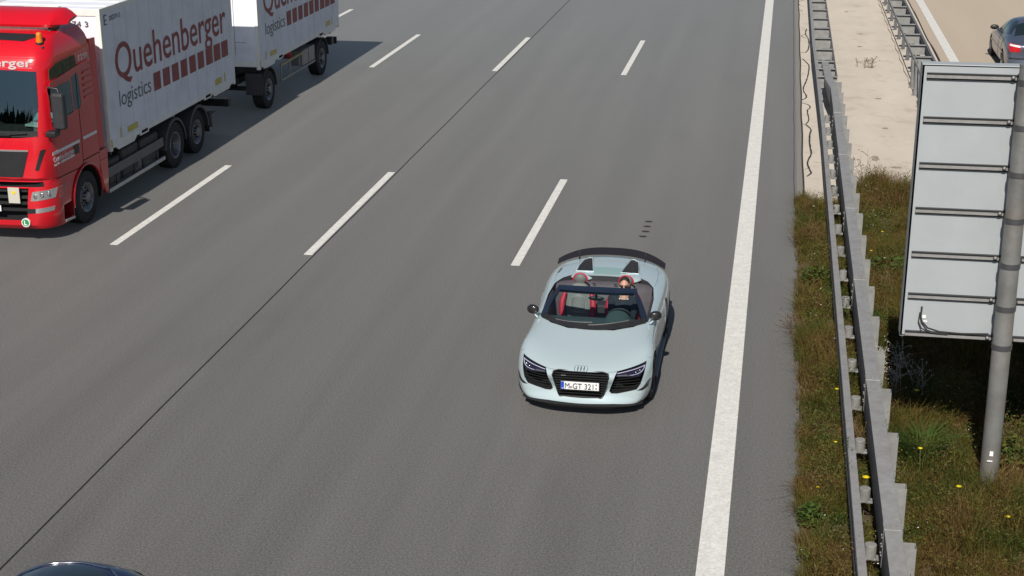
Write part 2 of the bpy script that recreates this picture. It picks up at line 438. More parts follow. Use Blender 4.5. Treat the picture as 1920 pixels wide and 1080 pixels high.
# four rings on the nose
rg = MB()
for i in range(4):
    cx = (i-1.5)*.043
    pts = []
    for k in range(20):
        a = 2*math.pi*k/20; x, z = cx+.027*math.cos(a), .030*math.sin(a)
        h = body_bvh.ray_cast(Vector((x, .17+z*1.9, 2)), Vector((0, 0, -1)))
        pts.append(h[0]+Vector((0, 0, .004)))
    rg.tube(pts, .0042, 6, closed=True)
obj('emblem', rg, M['chrome'], r8, sm=60)
obj('trim_badge', MB().box(-.27, -.20, .118, .126, .575, .583), M['chrome'], r8)
# headlights
for sx in (1, -1):
    P = [(x*sx, z) for x, z in HL]
    def fy(x, z):
        h = body_bvh.ray_cast(Vector((x, -1, z)), Vector((0, 1, 0))); return h[0].y if h[0] else .3
    def pt(x, z, d=.012): return Vector((x*sx, fy(x*sx, z)+d, z))
    top = [(.865,.672),(.68,.657),(.495,.64),(.475,.606),(.56,.583),(.68,.566),(.80,.552),(.845,.585)]
    lampo = drape('headlight', [(x*sx, z) for x, z in top], (1, 1), -1, body_bvh, -.018, M['lamp_bezel'], r8, thick=.006, step=.03)
    l1 = MB(); l1.tube([pt(.50+t*.35, .622+t*.020) for t in np.linspace(0, 1, 14)], .0048, 6)
    l1.tube([pt(x, z) for x, z in [(.845,.635),(.835,.61),(.81,.59),(.77,.58),(.70,.58),(.66,.585)]], .004, 6)
    obj('led_strip', l1, M['led'], lampo)
    l2 = MB()
    for x, z, r in ((.79,.612,.018),(.74,.606,.014)):
        p = pt(x, z, .010); l2.ell(p, (r, r, r), 10, 8)
    obj('lamp_lens', l2, M['chrome'], lampo, sm=60)
    l3 = MB(); l3.prism([pt(x, z, .008) for x, z in [(.50,.603),(.62,.600),(.66,.578),(.50,.592)]], (0, .01, 0)); obj('reflector', l3, M['galv_dark'], lampo)
    drape('lamp_cover', [(x*sx, z) for x, z in top], (1, 1), -1, body_bvh, -.004, M['lamp_glass'], lampo, thick=.003, step=.04)
    sl = MB()
    for k in range(5):
        z = .36+k*.045; a = .40+(k*.02); b = min(.80, .775+k*.02)
        pts = [pt(x, z, .035) for x in np.linspace(a+.01, b, 7)]
        sl.tube(pts, .005, 4)
    obj('intake_grille', sl, M['mattblack'], r8)
    fn = MB(); q = [(.76,.355),(.90,.30),(.935,.40),(.94,.46),(.905,.41)]
    drape('bumper_fin', [(x*sx, z) for x, z in [(.765,.345),(.83,.34),(.90,.375),(.93,.46),(.90,.45),(.84,.385)]], (1, 1), -1, body_bvh, .006, M['carbon'], r8, thick=.006, step=.03)
# splitter lip: dark shelf under the nose
def nosey(x): return .42*(abs(x)/.95)**3*.95+.01
sp = MB(); xs = np.linspace(-.84, .84, 25); rings = []
for x in xs:
    y = nosey(x)+.075
    rings.append([(x, y, .130), (x, y-.004, .137), (x, y+.02, .150), (x, y+.28, .150), (x, y+.28, .115)])
sp.loft(rings); obj('front_splitter', sp, M['carbon'], r8, sm=40)
sp = MB(); rings = []
for x in np.linspace(-.76, .76, 25):
    y = nosey(x)+.006; e = 1-abs(x)/.76; h = .160+.022*min(1, e*2.4)
    rings.append([(x, y+.06, .135), (x, y+.03, .142), (x, y+.002, h), (x, y+.10, h+.01), (x, y+.10, .13)])
sp.loft(rings); obj('lower_grille', sp, M['mattblack'], r8, sm=40)
# panel gaps
pg = MB()
def onz(x, y): 
    h = body_bvh.ray_cast(Vector((x, y, 3)), Vector((0, 0, -1))); return h[0]+Vector((0, 0, -.0015)) if h[0] else Vector((x, y, .9))
def onx(y, z, s):
    h = body_bvh.ray_cast(Vector((s*3, y, z)), Vector((-s, 0, 0))); return h[0] if h[0] else Vector((s*.95, y, z))
for sx in (1, -1):
    pg.tube([pt_ for pt_ in [onz(sx*x, y) for x, y in [(.37,.165),(.42,.18),(.47,.20),(.495,.23)]]], .0035, 4)
    pg.tube([onz(sx*x, y) for x, y in [(.865,.67),(.90,.70),(.925,.74)]], .0035, 4)
    pg.tube([onz(sx*x, y) for x, y in [(.775,3.0),(.79,3.3),(.78,3.6),(.74,3.9),(.68,4.15),(.60,4.28)]], .004, 4)
    pg.tube([onx(y, z, sx) for y, z in [(1.62,.80),(1.60,.6),(1.62,.35),(1.68,.2)]], .004, 4)
    pg.tube([onx(y, z, sx) for y, z in [(2.72,.84),(2.78,.6),(2.72,.35),(2.66,.2)]], .004, 4)
pg.tube([onz(x, y) for x, y in [(-.60,4.28),(-.4,4.34),(0,4.38),(.4,4.34),(.60,4.28)]], .004, 4)
pg.tube([onz(x, 3.245+.02*abs(x)) for x in np.linspace(-.20, .20, 5)], .003, 4)
obj('panel_gap', pg, M['mattblack'], r8)
# side air intakes behind the doors and sill
for sx in (1, -1):
    drape('side_intake', [(2.80,.36),(2.95,.30),(3.08,.44),(3.10,.74),(2.98,.80),(2.86,.78)], (0, -sx), sx*3, body_bvh, .004, M['black'], r8, step=.06)
    drape('side_blade', [(2.74,.80),(2.80,.55),(2.76,.30),(2.86,.30),(2.90,.55),(2.86,.82)], (0, -sx), sx*3, body_bvh, .006, M['paint_car'], r8, step=.06)
    obj('side_skirt', MB().prism([(sx*.86, 1.33, .10), (sx*.96, 1.33, .10), (sx*.965, 1.33, .155), (sx*.86, 1.33, .155)], (0, 1.85, 0)), M['carbon'], r8, bevel=.01)
# wheels
def wheel(parent, c, r, w, sx, tyre=None, rim=None, spokes=10, rr=.72, name='wheel'):
    """c: centre of the outer face plane; sx: outward side."""
    x, y, z = c; t = MB(); prof = [(.0, rr), (.0, rr+.05), (-.03, .93), (.02, .985), (.10, 1.0), (.9, 1.0), (.98, .985), (1.0, .93), (1.0, rr)]
    rings = []
    for k in range(36):
        a = 2*math.pi*k/36
        rings.append([(x-sx*(u*w), y+math.cos(a)*r*q, z+math.sin(a)*r*q) for u, q in prof])
    rings.append(rings[0]); t.loft(rings, False, False, False)
    wh = obj(name, t, tyre or M['tyre'], parent, sm=40)
    m = MB(); prof = [(0, rr+.01), (-.02, rr), (-.01, rr-.04), (.12, rr-.06), (.8, rr-.06)]
    rings = []
    for k in range(36):
        a = 2*math.pi*k/36
        rings.append([(x-sx*(u*w), y+math.cos(a)*r*q, z+math.sin(a)*r*q) for u, q in prof])
    rings.append(rings[0]); m.loft(rings, False, False, False)
    m.cyl((x-sx*w*.10, y, z), (x-sx*w*.02, y, z), r*.14, 16)
    for k in range(spokes):
        a = 2*math.pi*k/spokes; d = Vector((0, math.cos(a), math.sin(a))); e = Vector((0, -math.sin(a), math.cos(a))); b = Vector((x-sx*w*.06, y, z))
        m.prism([b+e*r*.05, b+d*r*(rr-.03)+e*r*.035, b+d*r*(rr-.03)-e*r*.035, b-e*r*.05], (-sx*w*.10, 0, 0))
    m.cyl((x-sx*w*.5, y, z), (x-sx*w*.45, y, z), r*(rr-.1), 24)
    obj('rim', m, rim or M['rim_dark'], wh, sm=40)
    return wh
for sx in (1, -1):
    wheel(r8, (sx*.935, .93, .345), .345, .24, sx)
    wheel(r8, (sx*.945, 3.58, .35), .35, .30, sx)
# mirrors
sq = lambda v: math.copysign(abs(v)**.6, v)
for sx in (1, -1):
    m = MB(); rings = []
    for t, (w, h) in zip(np.linspace(0, 1, 7), [(.025,.03),(.05,.052),(.058,.062),(.06,.066),(.058,.064),(.05,.056),(.025,.03)]):
        x = sx*(.81+.17*t); yc = 1.60+.03*t; zc = .985
        rings.append([(x, yc+w*sq(math.cos(a)), zc+h*sq(math.sin(a))) for a in np.linspace(0, 2*math.pi, 16, endpoint=False)])
    m.loft(rings); mm = obj('side_mirror', m, M['carbon'], r8, sm=60)
    st = MB(); st.prism([(sx*.80, 1.57, .86), (sx*.80, 1.68, .86), (sx*.88, 1.65, .945), (sx*.88, 1.60, .945)], (sx*.035, 0, .01)); obj('mirror_arm', st, M['paint_car'], mm, bevel=.008)
# windscreen: base curve and header curve
def wbase(t): # t -1..1
    return Vector((.765*t, 1.245+.38*abs(t)**2.3, .872+.018*abs(t)))
def whead(t):
    return Vector((.565*t, 1.90+.09*abs(t)**2.5, 1.245-.028*abs(t)**2.5))
def wpt(t, s, off=0):
    p = wbase(t).lerp(whead(t), s); n = Vector((.25*t, -.55, .83)).normalized(); return p+n*(.035*math.sin(math.pi*s)+off)
def wpanel(mb, t0, t1, s0, s1, n=16, off=0, th=.005):
    A = [[wpt(t0+(t1-t0)*i/n, s0+(s1-s0)*j/6, off) for i in range(n+1)] for j in range(7)]
    B = [[p+Vector((0, .5, -.85))*th for p in r] for r in A]
    mb.loft([A[j]+B[j][::-1] for j in range(7)])
m = MB(); wpanel(m, -.93, .93, .07, .93); obj('windscreen', m, M['glass'], r8, sm=50)
fm = MB()
for sgn in (1, -1):
    rings = []
    for s in np.linspace(-.02, 1.0, 9):
        a, b = wpt(sgn*.925, s, .004), wpt(sgn*1.035, s, -.008); dn = Vector((0, .03, -.04))
        rings.append([a, b, b+dn, a+dn])
    fm.loft(rings)
rings = []
for t in np.linspace(-1.03, 1.03, 17):
    a, b = wpt(t, .91, .004), wpt(t, 1.0, .004); c = b+Vector((0, .085, .006)); d = c+Vector((0, -.01, -.045)); e = a+Vector((0, .03, -.05))
    rings.append([a, b, c, d, e])
fm.loft(rings)
obj('windscreen_frame', fm, M['navy_frame'], r8, sm=50)
cw = MB(); rings = []
for t in np.linspace(-1.0, 1.0, 17):
    a = wbase(t)+Vector((0, -.055, -.004)); b = wpt(t, .10, .0045); c = b+Vector((0, .03, -.05)); d = a+Vector((0, .06, -.05)); rings.append([a, b, c, d])
cw.loft(rings); obj('windscreen_cowl', cw, M['black'], r8, sm=50)
wp = MB(); wp.tube([wpt(-.05+.75*t, .055+.06*t, .014) for t in np.linspace(0, 1, 7)], .007, 6); wp.tube([wpt(-.70+.72*t, .05+.07*t, .014) for t in np.linspace(0, 1, 7)], .007, 6)
obj('wiper', wp, M['galv_dark'], r8)
# interior
d = MB(); rings = []
for x in np.linspace(-.74, .74, 19):
    y0 = 1.24+.38*(abs(x)/.765)**2.3
    rings.append([(x, y0+.03, .84), (x, y0+.16, .865), (x, 1.80, .84), (x, 1.90, .78), (x, 1.90, .45), (x, y0+.03, .45)])
d.loft(rings); obj('dashboard', d, M['dash'], r8, sm=50)
d = MB(); rings = []
for t in np.linspace(0, 1, 9):
    y = 1.52+.36*t; w = .20*math.sin(math.pi*min(1, .25+.4*t)); rings.append([(.33+w*math.cos(a), y, .80+(.07+.07*t)*math.sin(a)) for a in np.linspace(0, math.pi, 13)])
d.loft(rings); obj('instrument_hood', d, M['dash'], r8, sm=50)
obj('centre_console', MB().box(-.12, .10, 1.85, 2.75, .30, .60).box(-.10, .08, 2.7, 2.95, .3, .72), M['interior'], r8, bevel=.03)
for sx in (1, -1):
    obj('door_panel', MB().prism([(sx*.70, 1.7, .4), (sx*.80, 1.7, .4), (sx*.795, 1.7, .90), (sx*.755, 1.7, .90)], (0, 1.1, 0)), M['interior'], r8, bevel=.02)
bk = MB(); rings = []
for x in np.linspace(-.74, .74, 15):
    y = 3.13-.16*(abs(x)/.74)**3; rings.append([(x, y-.18, .35), (x, y-.10, .86), (x, y+.0, .945), (x, y+.08, .95), (x, y+.08, .35)])
bk.loft(rings); bko = obj('rear_bulkhead', bk, mat('taupe_bulkhead', (.07, .065, .075), .6, var=.15), r8, sm=50)
obj('belt_guide', MB().box(-.19, -.14, 3.03, 3.045, .943, .953).box(.14, .19, 3.03, 3.045, .943, .953), M['black'], r8)
def seat(cx):
    st = obj('seat', MB().box(cx-.20, cx+.20, 2.12, 2.62, .34, .50), M['seat_grey'], r8, bevel=.05, bseg=3)
    # backrest shell
    m = MB(); rings = []
    for s, w, t in [(0,.20,.09),(.25,.235,.10),(.55,.245,.09),(.74,.20,.075),(.86,.14,.06),(.92,.08,.04)]:
        y = 2.62+.22*s; z = .46+.62*s
        rings.append([(cx+w*a, y+t*b, z) for a, b in [(-1,-.35),(-.85,-1),(-.5,-.8),(0,-.7),(.5,-.8),(.85,-1),(1,-.35),(.9,.8),(0,1),(-.9,.8)]])
    m.loft(rings); bkr = obj('backrest', m, M['seat_grey'], r8, sub=1, sm=80)
    for s_ in (1, -1):
        b = MB(); b.tube([(cx+s_*x, y, z) for x, y, z in [(.215,2.53,.50),(.24,2.56,.66),(.235,2.60,.80),(.20,2.655,.92)]], [.035,.05,.048,.03], 10); obj('red_bolster', b, M['seat_red'], bkr, sm=60)
    q = MB(); rings = []
    for s in np.linspace(0, 1, 9):
        z = .62+.26*s; y = 2.60+.22*(z-.46)/.62-.065; w = .125*math.sqrt(max(.05, 1-max(0, s-.55)**2/.22)); rings.append([(cx-w, y, z), (cx-w*.5, y-.012, z), (cx, y-.015, z), (cx+w*.5, y-.012, z), (cx+w, y, z), (cx+w, y+.03, z), (cx-w, y+.03, z)])
    q.loft(rings); qo = obj('quilted_panel', q, M['seat_quilt'], bkr, sm=60)
    ql = MB()
    for k in range(-4, 9):
        for sg in (1, -1):
            pts = []
            for u in np.linspace(-.11, .11, 9):
                z = .64+k*.038+sg*u*1.0
                if .63 < z < .86: pts.append((cx+u, 2.60+.22*(z-.46)/.62-.082, z))
            if len(pts) > 1: ql.tube(pts, .0028, 4)
    obj('quilt_stitching', ql, M['seat_grey'], qo)
    h = MB(); h.ell((cx, 2.885, 1.065), (.10, .06, .09), 18, 12); obj('headrest', h, M['seat_grey'], bkr, sm=80)
    e = MB(); e.tube([(cx+.108*math.cos(a), 2.875, 1.055+.10*math.sin(a)) for a in np.linspace(-.25, math.pi+.25, 16)], .012, 8); obj('headrest_piping', e, M['seat_red'], bkr, sm=60)
    return st
seat(-.36); seat(.345)
# steering wheel, tilted
WC = Vector((.345, 2.00, .77)); WN = Vector((0, .94, .34)); WU = Vector((0, -.34, .94)); WR = Vector((1, 0, 0))
m = MB(); m.tube([WC+WR*.185*math.cos(a)+WU*.185*math.sin(a) for a in np.linspace(0, 2*math.pi, 32, endpoint=False)], .016, 8, closed=True)
sw = obj('steering_wheel', m, M['interior'], r8, sm=60)
m = MB(); m.ell(WC, (.07, .03, .06), 12, 8)
for a in (0, math.pi, -math.pi/2): m.cyl(WC, WC+WR*.18*math.cos(a)+WU*.18*math.sin(a), .014, 8)
m.cyl(WC, WC-WN*.3, .03, 10); obj('wheel_spokes', m, M['interior'], sw, sm=60)
# inner mirror
m = MB(); m.ell((.0, 1.90, 1.10), (.12, .022, .035), 16, 8); m.cyl((0, 1.88, 1.12), (0, 1.86, 1.20), .02, 8); obj('rear_view_mirror', m, M['black'], r8, sm=60)
obj('mirror_glass', MB().add([], []).ell((.0, 1.918, 1.10), (.105, .008, .028), 14, 6), M['chrome'], r8, sm=60)
# rear deck: engine vents, glass, wing
def hz(x, y): 
    h = body_bvh.ray_cast(Vector((x, y, 3)), Vector((0, 0, -1))); return h[0].z if h[0] else 1.0
for sx in (1, -1):
    drape('engine_vent', [(sx*x, y) for x, y in [(.215,3.32),(.485,3.35),(.475,3.62),(.44,3.95),(.36,4.06),(.30,4.02)]], (2, -1), 3, body_bvh, .012, M['black'], r8, step=.04)
    rim = MB(); V = [(sx*x, y) for x, y in [(.215,3.32),(.485,3.35),(.475,3.62),(.44,3.95),(.36,4.06),(.30,4.02)]]
    rim.tube([(x, y, hz(x, y)+.014) for x, y in V], .011, 6, closed=True); obj('vent_rim', rim, M['paint_car'], r8, sm=60)
    ls = MB()
    for k in range(6):
        y = 3.43+k*.09; a = .25+(y-3.34)*.09; b = .455-(y-3.4)*.07; ls.tube([(sx*a, y, hz(sx*a, y)+.018), (sx*b, y, hz(sx*b, y)+.018)], .007, 4)
    obj('vent_louvre', ls, M['carbon'], r8)
    # hump edge behind the seat
    hm = MB(); hm.ell((sx*.37, 3.36, .985), (.21, .30, .055), 20, 10); obj('deck_hump', hm, M['paint_car'], r8, sm=80)
drape('engine_cover_glass', [(-.205,3.25),(.205,3.25),(.24,3.42),(.255,3.55),(-.255,3.55),(-.24,3.42)], (2, -1), 3, body_bvh, .006, M['engine_glass'], r8, step=.05)
drape('fuel_flap', [(-.80,3.42),(-.76,3.40),(-.73,3.62),(-.77,3.64)], (2, -1), 3, body_bvh, .004, M['galv_dark'], r8, step=.05)
m = MB(); rings = []
for x in np.linspace(-.86, .86, 31):
    k = abs(x)/.86; y = 4.18-.20*k**2.2; z = 1.11-.15*k**3; c = .22-.07*k**3
    rings.append([(x, y-c*.5, z-.012), (x, y-c*.3, z+.010), (x, y+c*.2, z+.022), (x, y+c*.5, z+.045), (x, y+c*.5, z+.034), (x, y+c*.1, z-.004)])
m.loft(rings); wg = obj('rear_wing', m, M['carbon'], r8, sm=40)
for sx in (1, -1):
    st = MB(); st.prism([(sx*.52, 4.06, .94), (sx*.52, 4.18, .94), (sx*.52, 4.19, 1.11), (sx*.52, 4.08, 1.11)], (sx*.018, 0, 0)); obj('wing_strut', st, M['carbon'], wg)
    q = MB(); q.box(sx*.62-.16, sx*.62+.16, 4.30, 4.36, .70, .78); obj('tail_light', q, M['tail_red'], r8, bevel=.01)

# ---------------------------------------------------------------- people
def blob(name, parts, voxel, mats, parent=None, smooth_it=6):
    """Tapered limbs and ellipsoids fused into one continuous skin."""
    m = MB()
    for p in parts:
        if p[0] == 'c':
            _, a, b, ra, rb = p; a, b = Vector(a), Vector(b)
            m.cyl(a, b, ra, 14, rb); m.ell(a, (ra,)*3, 14, 9); m.ell(b, (rb,)*3, 14, 9)
        elif p[0] == 'e': m.ell(p[1], p[2], 18, 12)
    o = obj(name, m, mats, parent)
    rm = o.modifiers.new('r', 'REMESH'); rm.mode = 'VOXEL'; rm.voxel_size = voxel; rm.adaptivity = 0
    sm_ = o.modifiers.new('s', 'SMOOTH'); sm_.iterations = smooth_it; sm_.factor = .5
    bake(o, 180); return o
M['skin'] = mat('skin', (.50, .27, .19), .55, var=.08, vscale=30)
M['hair_dark'] = mat('dark_hair', (.015, .011, .009), .7, var=.3, vscale=60)
M['jacket'] = mat('dark_jacket', (.016, .022, .032), .85, var=.2, vscale=20)
M['shirt'] = mat('white_shirt', (.62, .62, .64), .8)
M['shirt_teal'] = mat('teal_shirt', (.10, .38, .38), .8)
M['trousers'] = mat('dark_trousers', (.02, .022, .03), .9)
def seated_person(label, loc, jacket_m, hands, hip=(0, 0, 0), inner=None, scale=1.0, lean=.10):
    """hip at origin (z of the seat), facing -y. hands: two grip points."""
    person = thing('person', label, 'person', loc, scale=scale)
    N = Vector
    H = N((0, 0, .10)); C = N((0, lean*.6, .38)); S = N((0, lean, .50)); NK = N((0, lean, .57)); HD = N((0, lean-.025, .715))
    sh = [N((s*.19, lean, .475)) for s in (1, -1)]
    b = [('c', H, C, .135, .135), ('c', C, S, .14, .11), ('c', S, NK+N((0,0,.06)), .06, .052),
         ('e', HD+N((0,.012,.02)), (.074,.092,.098)), ('e', HD+N((0,-.018,-.045)), (.058,.068,.068)),
         ('e', HD+N((0,-.090,-.008)), (.013,.022,.024)), ('e', HD+N((0,-.074,-.052)), (.026,.016,.013)), ('e', HD+N((0,-.066,-.088)), (.03,.028,.022)),
         ('e', HD+N((.076,.01,-.005)), (.012,.02,.03)), ('e', HD+N((-.076,.01,-.005)), (.012,.02,.03)), ('e', HD+N((0,-.074,.022)), (.05,.016,.012))]
    jk = [('c', N((0,.0,.04)), C, .155, .155), ('c', C+N((.05,0,0)), S+N((.06,0,-.03)), .135, .105), ('c', C-N((.05,0,0)), S+N((-.06,0,-.03)), .135, .105)]
    for k, s in enumerate((1, -1)):
        hnd = N(hands[k]); a = sh[k]; mid = (a+hnd)/2; d = (hnd-a); L = min(.56, d.length); drop = math.sqrt(max(0, .28**2-(L/2)**2))
        e = mid+N((s*.4, .0, -1)).normalized()*drop*.9; w = e+(hnd-e)*.80
        b += [('c', a, e, .05, .04), ('c', e, w, .038, .028), ('c', w, w+(hnd-w)*.55, .028, .03), ('e', w+(hnd-w)*.7, (.036,.04,.026))]
        fwd = (hnd-w).normalized(); side = N((1, 0, 0)); pr = w+(hnd-w)*.8
        for j, L_ in enumerate((.028, .033, .034, .03)):
            o_ = side*(j-1.5)*.019; k1 = pr+o_+fwd*L_; k2 = k1+fwd*.010+N((0,-.006,-.020)); k3 = k2-fwd*.012+N((0,.004,-.014))
            b += [('c', pr+o_, k1, .0105, .0095), ('c', k1, k2, .0095, .0085), ('c', k2, k3, .0085, .0075)]
        th = pr-fwd*.02-side*s*.034; b += [('c', th, th+fwd*.03-side*s*.012, .012, .0105), ('c', th+fwd*.03-side*s*.012, th+fwd*.052+N((0,0,-.01)), .0105, .009)]
        jk += [('c', S+N((s*.05,0,-.02)), a, .085, .07), ('c', a, e, .067, .055), ('c', e, e+(w-e)*.86, .053, .04)]
    tr = []
    for s in (1, -1):
        kn = N((s*.13, -.43, .12)); ft = N((s*.12, -.72, -.16)); hp = N((s*.09, 0, .07))
        b += [('c', hp, kn, .075, .052), ('c', kn, ft, .05, .035), ('c', ft, ft+N((0,-.14,.02)), .035, .03)]
        tr += [('c', hp, kn, .092, .066), ('c', kn, ft, .062, .05)]
    bo = blob('body', b, .0085, M['skin'], person, 3)
    blob('jacket', jk, .012, jacket_m, person, 4); blob('trousers', tr, .014, M['trousers'], person, 4)
    hr = [('e', HD+N((0,.029,.052)), (.081,.088,.083)), ('e', HD+N((0,.055,-.005)), (.076,.065,.065))]
    ho = blob('hair', hr, .009, M['hair_dark'], person, 2)
    if inner:
        cl = [('e', N((0, lean-.095, .43)), (.055,.035,.10)), ('c', N((.0, lean, .525)), N((0, lean-.01, .565)), .072, .066), ('e', N((.05, lean-.075, .50)), (.045,.03,.03)), ('e', N((-.05, lean-.075, .50)), (.045,.03,.03))]
        blob('shirt', cl, .010, inner, person, 3)
    return person, HD
drv, HD = seated_person('driver in dark jacket, white collar and sunglasses holding the roadster steering wheel', (0, 0, 0), M['jacket'],
                    [(.165, -.44, .26), (-.165, -.44, .27)], inner=M['shirt'])
m = MB()
for s in (1, -1): m.ell(HD+Vector((s*.033, -.088, .012)), (.028, .014, .021), 12, 8)
m.box(-.075, .075, HD.y-.093, HD.y-.085, HD.z+.018, HD.z+.026)
for s in (1, -1): m.box(s*.079-.002, s*.079+.002, HD.y-.09, HD.y+.01, HD.z+.014, HD.z+.022)
obj('sunglasses', m, M['black'], drv, sm=60)
c_, s_ = math.cos(.004), math.sin(.004); lx, ly = .345*R8S, 2.52*R8S
drv.location = (R8X+lx*c_-ly*s_, R8Y+lx*s_+ly*c_, .385)
drv.rotation_euler = (0, 0, .004); drv.scale = (.93,)*3
m = MB(); m.tube([(.185, .13, .50), (.08, .005, .42), (-.03, -.055, .26), (-.13, -.04, .10)], [.02]*4, 6); obj('seat_belt', m, M['rubber'], drv, sm=60)
# ================================================================ setting
def sheet(name, x0, x1, y0, y1, z, m, **k):
    mb = MB(); ny = max(1, int((y1-y0)/20)); ys = np.linspace(y0, y1, ny+1)
    for a, b in zip(ys[:-1], ys[1:]): mb.add([(x0,a,z),(x1,a,z),(x1,b,z),(x0,b,z)], [(0,1,2,3)])
    return tag(obj(name, mb, m), kind='structure', **k)
Y0, Y1 = -40, 420
mb = MB(); mb.add([(-900,-500,-.35),(900,-500,-.35),(900,1500,-.35),(-900,1500,-.35)], [(0,1,2,3)]); tag(obj('ground', mb, M['turf']), kind='structure')
mb = MB(); mb.prism([(-21.8, Y0, -.34), (-21.8, Y0, 0), (.53, Y0, 0), (.53, Y0, -.34)], (0, Y1-Y0, 0)); tag(obj('road', mb, M['asphalt']), kind='structure')
mb = MB(); mb.prism([(4.74, Y0, -.34), (4.74, Y0, .0), (17.5, Y0, .0), (17.5, Y0, -.34)], (0, Y1-Y0, 0)); tag(obj('far_road', mb, M['concrete_road']), kind='structure')
# broad strip right of the crack, up to the pale slab (only where the slab begins)
mb = MB(); mb.prism([(.53, 29.62, -.3), (.53, 29.62, .004), (.665, 29.62, .004), (.665, 29.62, -.3)], (0, Y1-29.62, 0)); tag(obj('road_edge_strip', mb, M['shoulder']), kind='structure')
mb = MB(); mb.add([(.665,29.7,.012),(1.55,29.9,.012),(1.55,31.0,.012),(4.28,31.4,.012),(4.28,Y1,.012),(.665,Y1,.012)], [(0,1,2,3,4,5)])
mb2 = MB(); mb2.prism([(.665,29.7,-.3),(1.55,29.9,-.3),(1.55,31.0,-.3),(4.28,31.4,-.3),(4.28,Y1,-.3),(.665,Y1,-.3)], (0,0,.316))
tag(obj('median_slab', mb2, M['slab']), kind='structure')
mb = MB(); mb.prism([(4.28, 20, -.3), (4.28, 20, .02), (4.70, 20, .02), (4.70, 20, -.3)], (0, Y1-20, 0)); tag(obj('kerb_slab', mb, M['slab']), kind='structure')
mb = MB()
pts = []; random.seed(4)
for k in range(120):
    y = 20+k*1.2; pts.append((4.722+.02*math.sin(k*.9)+random.uniform(-.012, .012), y))
for a, b in zip(pts[:-1], pts[1:]): mb.add([(a[0]-.024,a[1],.0245),(a[0]+.024,a[1],.0245),(b[0]+.024,b[1],.0245),(b[0]-.024,b[1],.0245)], [(0,1,2,3)])
tag(obj('sealed_joint', mb, M['tar']), kind='structure')
mb = MB(); mb.add([(.53,Y0,-.02),(4.74,Y0,-.02),(4.74,31.2,-.02),(.53,31.2,-.02)], [(0,1,2,3)]); tag(obj('soil', mb, M['soil']), kind='structure')
# painted markings
def mark(name, x0, x1, y0, y1, z=.006):
    mb = MB(); n = max(1, int((y1-y0)/3)); ys = np.linspace(y0, y1, n+1)
    for a, b in zip(ys[:-1], ys[1:]): mb.prism([(x0,a,z-.005),(x1,a,z-.005),(x1,b,z-.005),(x0,b,z-.005)], (0,0,.005))
    return tag(obj(name, mb, M['paint']), kind='structure')
mark('edge_line', -.565, -.265, -20, 220)
mark('far_edge_line', 5.03, 5.31, -20, 220, .007)
for X in (-4.29, -8.00, -11.68, -15.42):
    dx = .0 if X != -8.00 else -.02
    ofs = 0 if X != -15.42 else -8.6
    for k in range(-1, 8):
        y = 24.63+18*k
        if X == -15.42: y += 5.2
        mark('lane_dash', X-.078+dx, X+.078+dx, y, y+6.0)
for k in range(-1, 8): mark('lane_dash', 8.9, 9.05, 30+18*k, 36+18*k, .007)
mark('shoulder_line', -19.35, -19.05, -20, 220)
# longitudinal joint with its seal
mb = MB(); pts = [(-7.905+.006*math.sin(k*1.7), -10+k*2.0) for k in range(90)]
for a, b in zip(pts[:-1], pts[1:]): mb.add([(a[0]-.011,a[1],.0045),(a[0]+.011,a[1],.0045),(b[0]+.011,b[1],.0045),(b[0]-.011,b[1],.0045)], [(0,1,2,3)])
tag(obj('lane_joint', mb, M['joint']), kind='structure')
mb = MB(); pts = [(.475+.006*math.sin(k*2.1)+random.uniform(-.004,.004), 29.62+k*1.0) for k in range(70)]
for a, b in zip(pts[:-1], pts[1:]): mb.add([(a[0]-.007,a[1],.0045),(a[0]+.007,a[1],.0045),(b[0]+.007,b[1],.0045),(b[0]-.007,b[1],.0045)], [(0,1,2,3)])
for a, b in zip([(.66+.01*math.sin(k*1.3), 29.7+k) for k in range(60)][:-1], [(.66+.01*math.sin(k*1.3), 29.7+k) for k in range(60)][1:]):
    mb.add([(a[0]-.018,a[1],.0175),(a[0]+.02,a[1],.0175),(b[0]+.02,b[1],.0175),(b[0]-.018,b[1],.0175)], [(0,1,2,3)])
tag(obj('edge_joint', mb, M['tar']), kind='structure')
# ribbons of crack sealing tar on the slab
tarl = [([(.9,51.77),(.84,50.68),(.94,49.91),(.96,48.41),(.87,47.09),(.68,47.06)], .02), ([(.9,51.77),(.68,52.08)], .008), ([(.84,50.68),(.69,50.26),(.85,49.83)], .012),
 ([(.68,58.4),(.8,58.69),(.87,58.79)], .02), ([(.68,57.7),(.7,57.3),(.86,57.28)], .012), ([(.68,56.3),(.82,55.85),(.68,55.9)], .01),
 ([(.73,46.0),(.88,45.21),(.93,44.69),(.83,42.51),(.69,41.24),(.84,40.17),(.68,39.79)], .019), ([(.69,39.39),(.85,39.22),(.9,38.8),(.79,38.54),(.85,37.35),(.76,36.8),(.68,36.86)], .016),
 ([(.76,36.8),(.9,36.23),(.83,35.78),(.83,34.4),(.87,33.76),(.75,32.98),(.8,32.27),(.85,31.99),(.74,31.68)], .02), ([(.68,44.8),(.84,44.75)], .008), ([(.69,43.6),(.80,43.5)], .007), ([(.69,32.3),(.78,32.4)], .008), ([(.9,33.0),(1.1,32.9)], .005)]
mb = MB(); random.seed(8)
